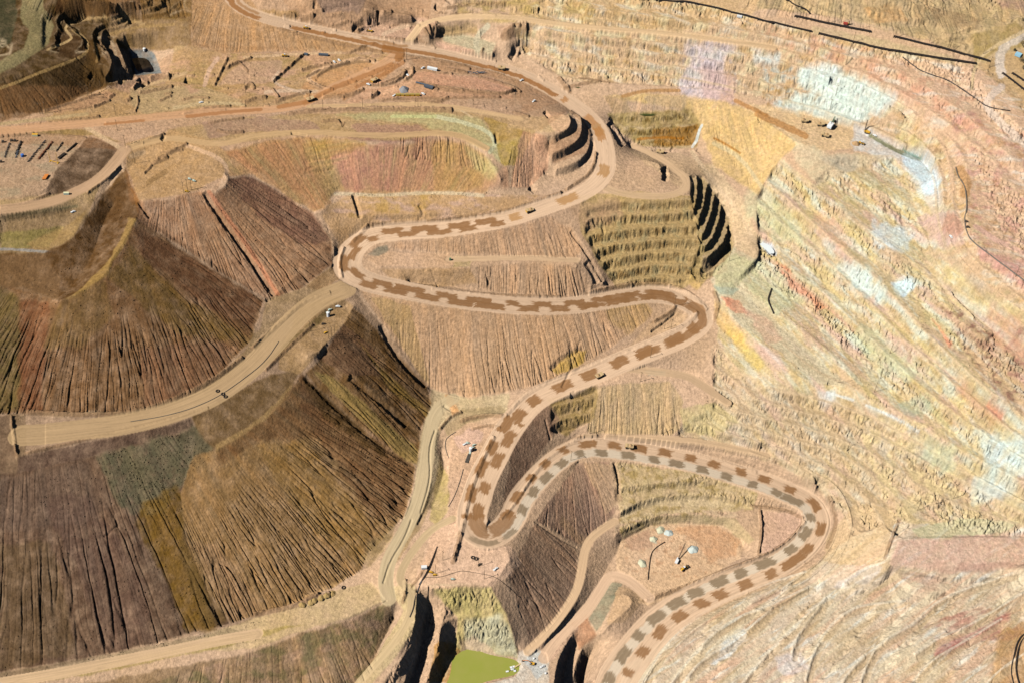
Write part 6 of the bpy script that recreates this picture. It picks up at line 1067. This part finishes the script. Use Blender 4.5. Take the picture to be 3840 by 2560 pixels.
# ------------------------------------------------------------------ trees at the right rim
def tree(label, u, v, h, seed):
    t = thing('tree', label, 'tree', 'dark trees at the rim'); MB().cyl((0, 0, -.5), (0, 0, h * .6), .35, .15, 7).build('trunk', WOOD, t); bm = bmesh.new(); rr = random.Random(seed)
    for k in range(420):
        a, r_, z = rr.uniform(0, 6.28), h * .45 * math.sqrt(rr.random()), rr.uniform(.25, 1) * h; r_ *= math.sqrt(max(0, 1 - ((z / h - .55) / .5) ** 2)); c = Vector((r_ * math.cos(a), r_ * math.sin(a), z)); e = [Vector((rr.uniform(-1, 1), rr.uniform(-1, 1), rr.uniform(-.6, .6))) * .6 for _ in range(3)]; bm.faces.new([bm.verts.new(c + q) for q in e])
    me = bpy.data.meshes.new('crown'); bm.to_mesh(me); bm.free(); me.materials.append(mat('dark_foliage', (34,44,26), .9, 0, .06)); o = bpy.data.objects.new('crown', me); COL.objects.link(o); o.parent = t; put(t, u, v)
for i, (u, v, lb) in enumerate(((2346,102,'largest dark tree at the right edge above the blue building'), (2351,110,'dark tree behind the largest one at the right edge'), (2344,142,'dark tree just below the blue building'), (2351,146,'dark tree right of the one below the blue building'), (2330,118,'small dark bush left of the blue building'), (2350,160,'lowest dark tree at the right edge'))): tree(lb, u, v, (13, 11, 10, 9, 5, 8)[i], i)
# ------------------------------------------------------------------ boulders strewn on the dumps
def boulders():
    W = np.zeros((NB, NA), np.float32)
    for poly, w in ((FAN1, 1.0), (CONE, .7), (FAN2, .5), ([(216,1048),(417,992),(492,1034),(420,1110),(380,1180),(270,1150)], 5), ([(330,1150),(410,1110),(480,1340),(540,1440),(430,1452)], 1.6), (CONE3, .8), ([(690,858),(800,960),(953,1068),(930,1185),(780,1080)], 1.2), (R_ALL, .35), (WALL_LO, .3), ([(180,1515),(520,1440),(620,1420),(590,1470),(130,1550),(0,1560),(0,1545)], 2.0), ([(800,446),(1120,440),(1240,450),(1240,462),(1100,452),(800,456)], 3), ([(0,652),(100,640),(300,400),(330,480),(150,690)], .8), (PW, .4), (S1, .12), (LR, .12)):
        r = soft(poly, 2); sl, m = r; W[sl] = np.maximum(W[sl], m * w)
    W *= (1 - FLAT) * np.clip(.5 + 1.6 * fbm(X / 30, Y / 30, 3, 900), .05, 1.6); n = 9000
    pick = RNG.choice(NA * NB, size=n, p=(W / W.sum()).ravel()); x, y, z = X.ravel()[pick], Y.ravel()[pick], Z.ravel()[pick]
    s = .3 + 1.1 * RNG.random(n) ** 3; base = np.array([(1,0,0),(-1,0,0),(0,1,0),(0,-1,0),(0,0,1),(0,0,-1)], float)
    v = base[None] * s[:, None, None] * RNG.uniform(.6, 1.2, (n, 6, 1)) + RNG.normal(0, .15, (n, 6, 3)) * s[:, None, None]; v += np.stack([x, y, z + s * .3], 1)[:, None]
    f = np.array([(0,2,4),(2,1,4),(1,3,4),(3,0,4),(2,0,5),(1,2,5),(3,1,5),(0,3,5)]); F_ = (np.arange(n)[:, None, None] * 6 + f[None]).reshape(-1, 3)
    me = bpy.data.meshes.new('boulders'); me.vertices.add(n * 6); me.vertices.foreach_set('co', v.astype(np.float32).ravel()); me.loops.add(F_.size); me.loops.foreach_set('vertex_index', F_.ravel().astype(np.int32)); me.polygons.add(len(F_)); me.polygons.foreach_set('loop_start', np.arange(0, F_.size, 3, dtype=np.int32)); me.update()
    at = me.color_attributes.new('Col', 'FLOAT_COLOR', 'POINT'); c = C.reshape(-1, 3)[pick] * ALB * RNG.uniform(.75, 1.25, (n, 1)); at.data.foreach_set('color', np.concatenate([np.repeat(c, 6, 0), np.zeros((n * 6, 1))], 1).astype(np.float32).ravel())
    me.materials.append(bpy.data.materials['earth']); o = bpy.data.objects.new('boulders', me); COL.objects.link(o); o['kind'] = 'stuff'; tag(o, 'loose boulders strewn over the dump slopes and wall benches', 'boulders')
boulders()
# ================================================================== CAMERA, SKY, SUN
cam = bpy.data.cameras.new('camera'); cam.lens = LENS; cam.sensor_width = 36; cam.clip_start = 5; cam.clip_end = 20000
co_ = bpy.data.objects.new('camera', cam); COL.objects.link(co_)
M = Matrix(((RGT[0], UPV[0], -FWD[0], CAM[0]), (RGT[1], UPV[1], -FWD[1], CAM[1]), (RGT[2], UPV[2], -FWD[2], CAM[2]), (0, 0, 0, 1)))
co_.matrix_world = M; SC.camera = co_
w = bpy.data.worlds.new('World'); SC.world = w; w.use_nodes = True
nt = w.node_tree; sky = nt.nodes.new('ShaderNodeTexSky'); sky.sky_type = 'NISHITA'; sky.sun_disc = False; sky.air_density = .5; sky.dust_density = .3; sky.altitude = 1800
SUN_EL, SUN_AZ = math.radians(44), math.radians(24)
sv = Vector((-math.cos(SUN_AZ) * math.cos(SUN_EL), -math.sin(SUN_AZ) * math.cos(SUN_EL), math.sin(SUN_EL)))
sky.sun_elevation = SUN_EL; sky.sun_rotation = math.atan2(sv.x, sv.y)
bg = nt.nodes['Background']; bg.inputs[1].default_value = .05; nt.links.new(sky.outputs[0], bg.inputs[0])
l = bpy.data.lights.new('sun', 'SUN'); l.energy = 5; l.angle = math.radians(.5); l.color = (1, .975, .93)
lo = bpy.data.objects.new('sun', l); COL.objects.link(lo); lo.rotation_euler = sv.to_track_quat('Z', 'Y').to_euler()
SC.view_settings.view_transform = 'Standard'; SC.view_settings.look = 'None'
SC.view_settings.exposure = .04; SC.cycles.diffuse_bounces = 0; SC.render.filter_size = 1.0
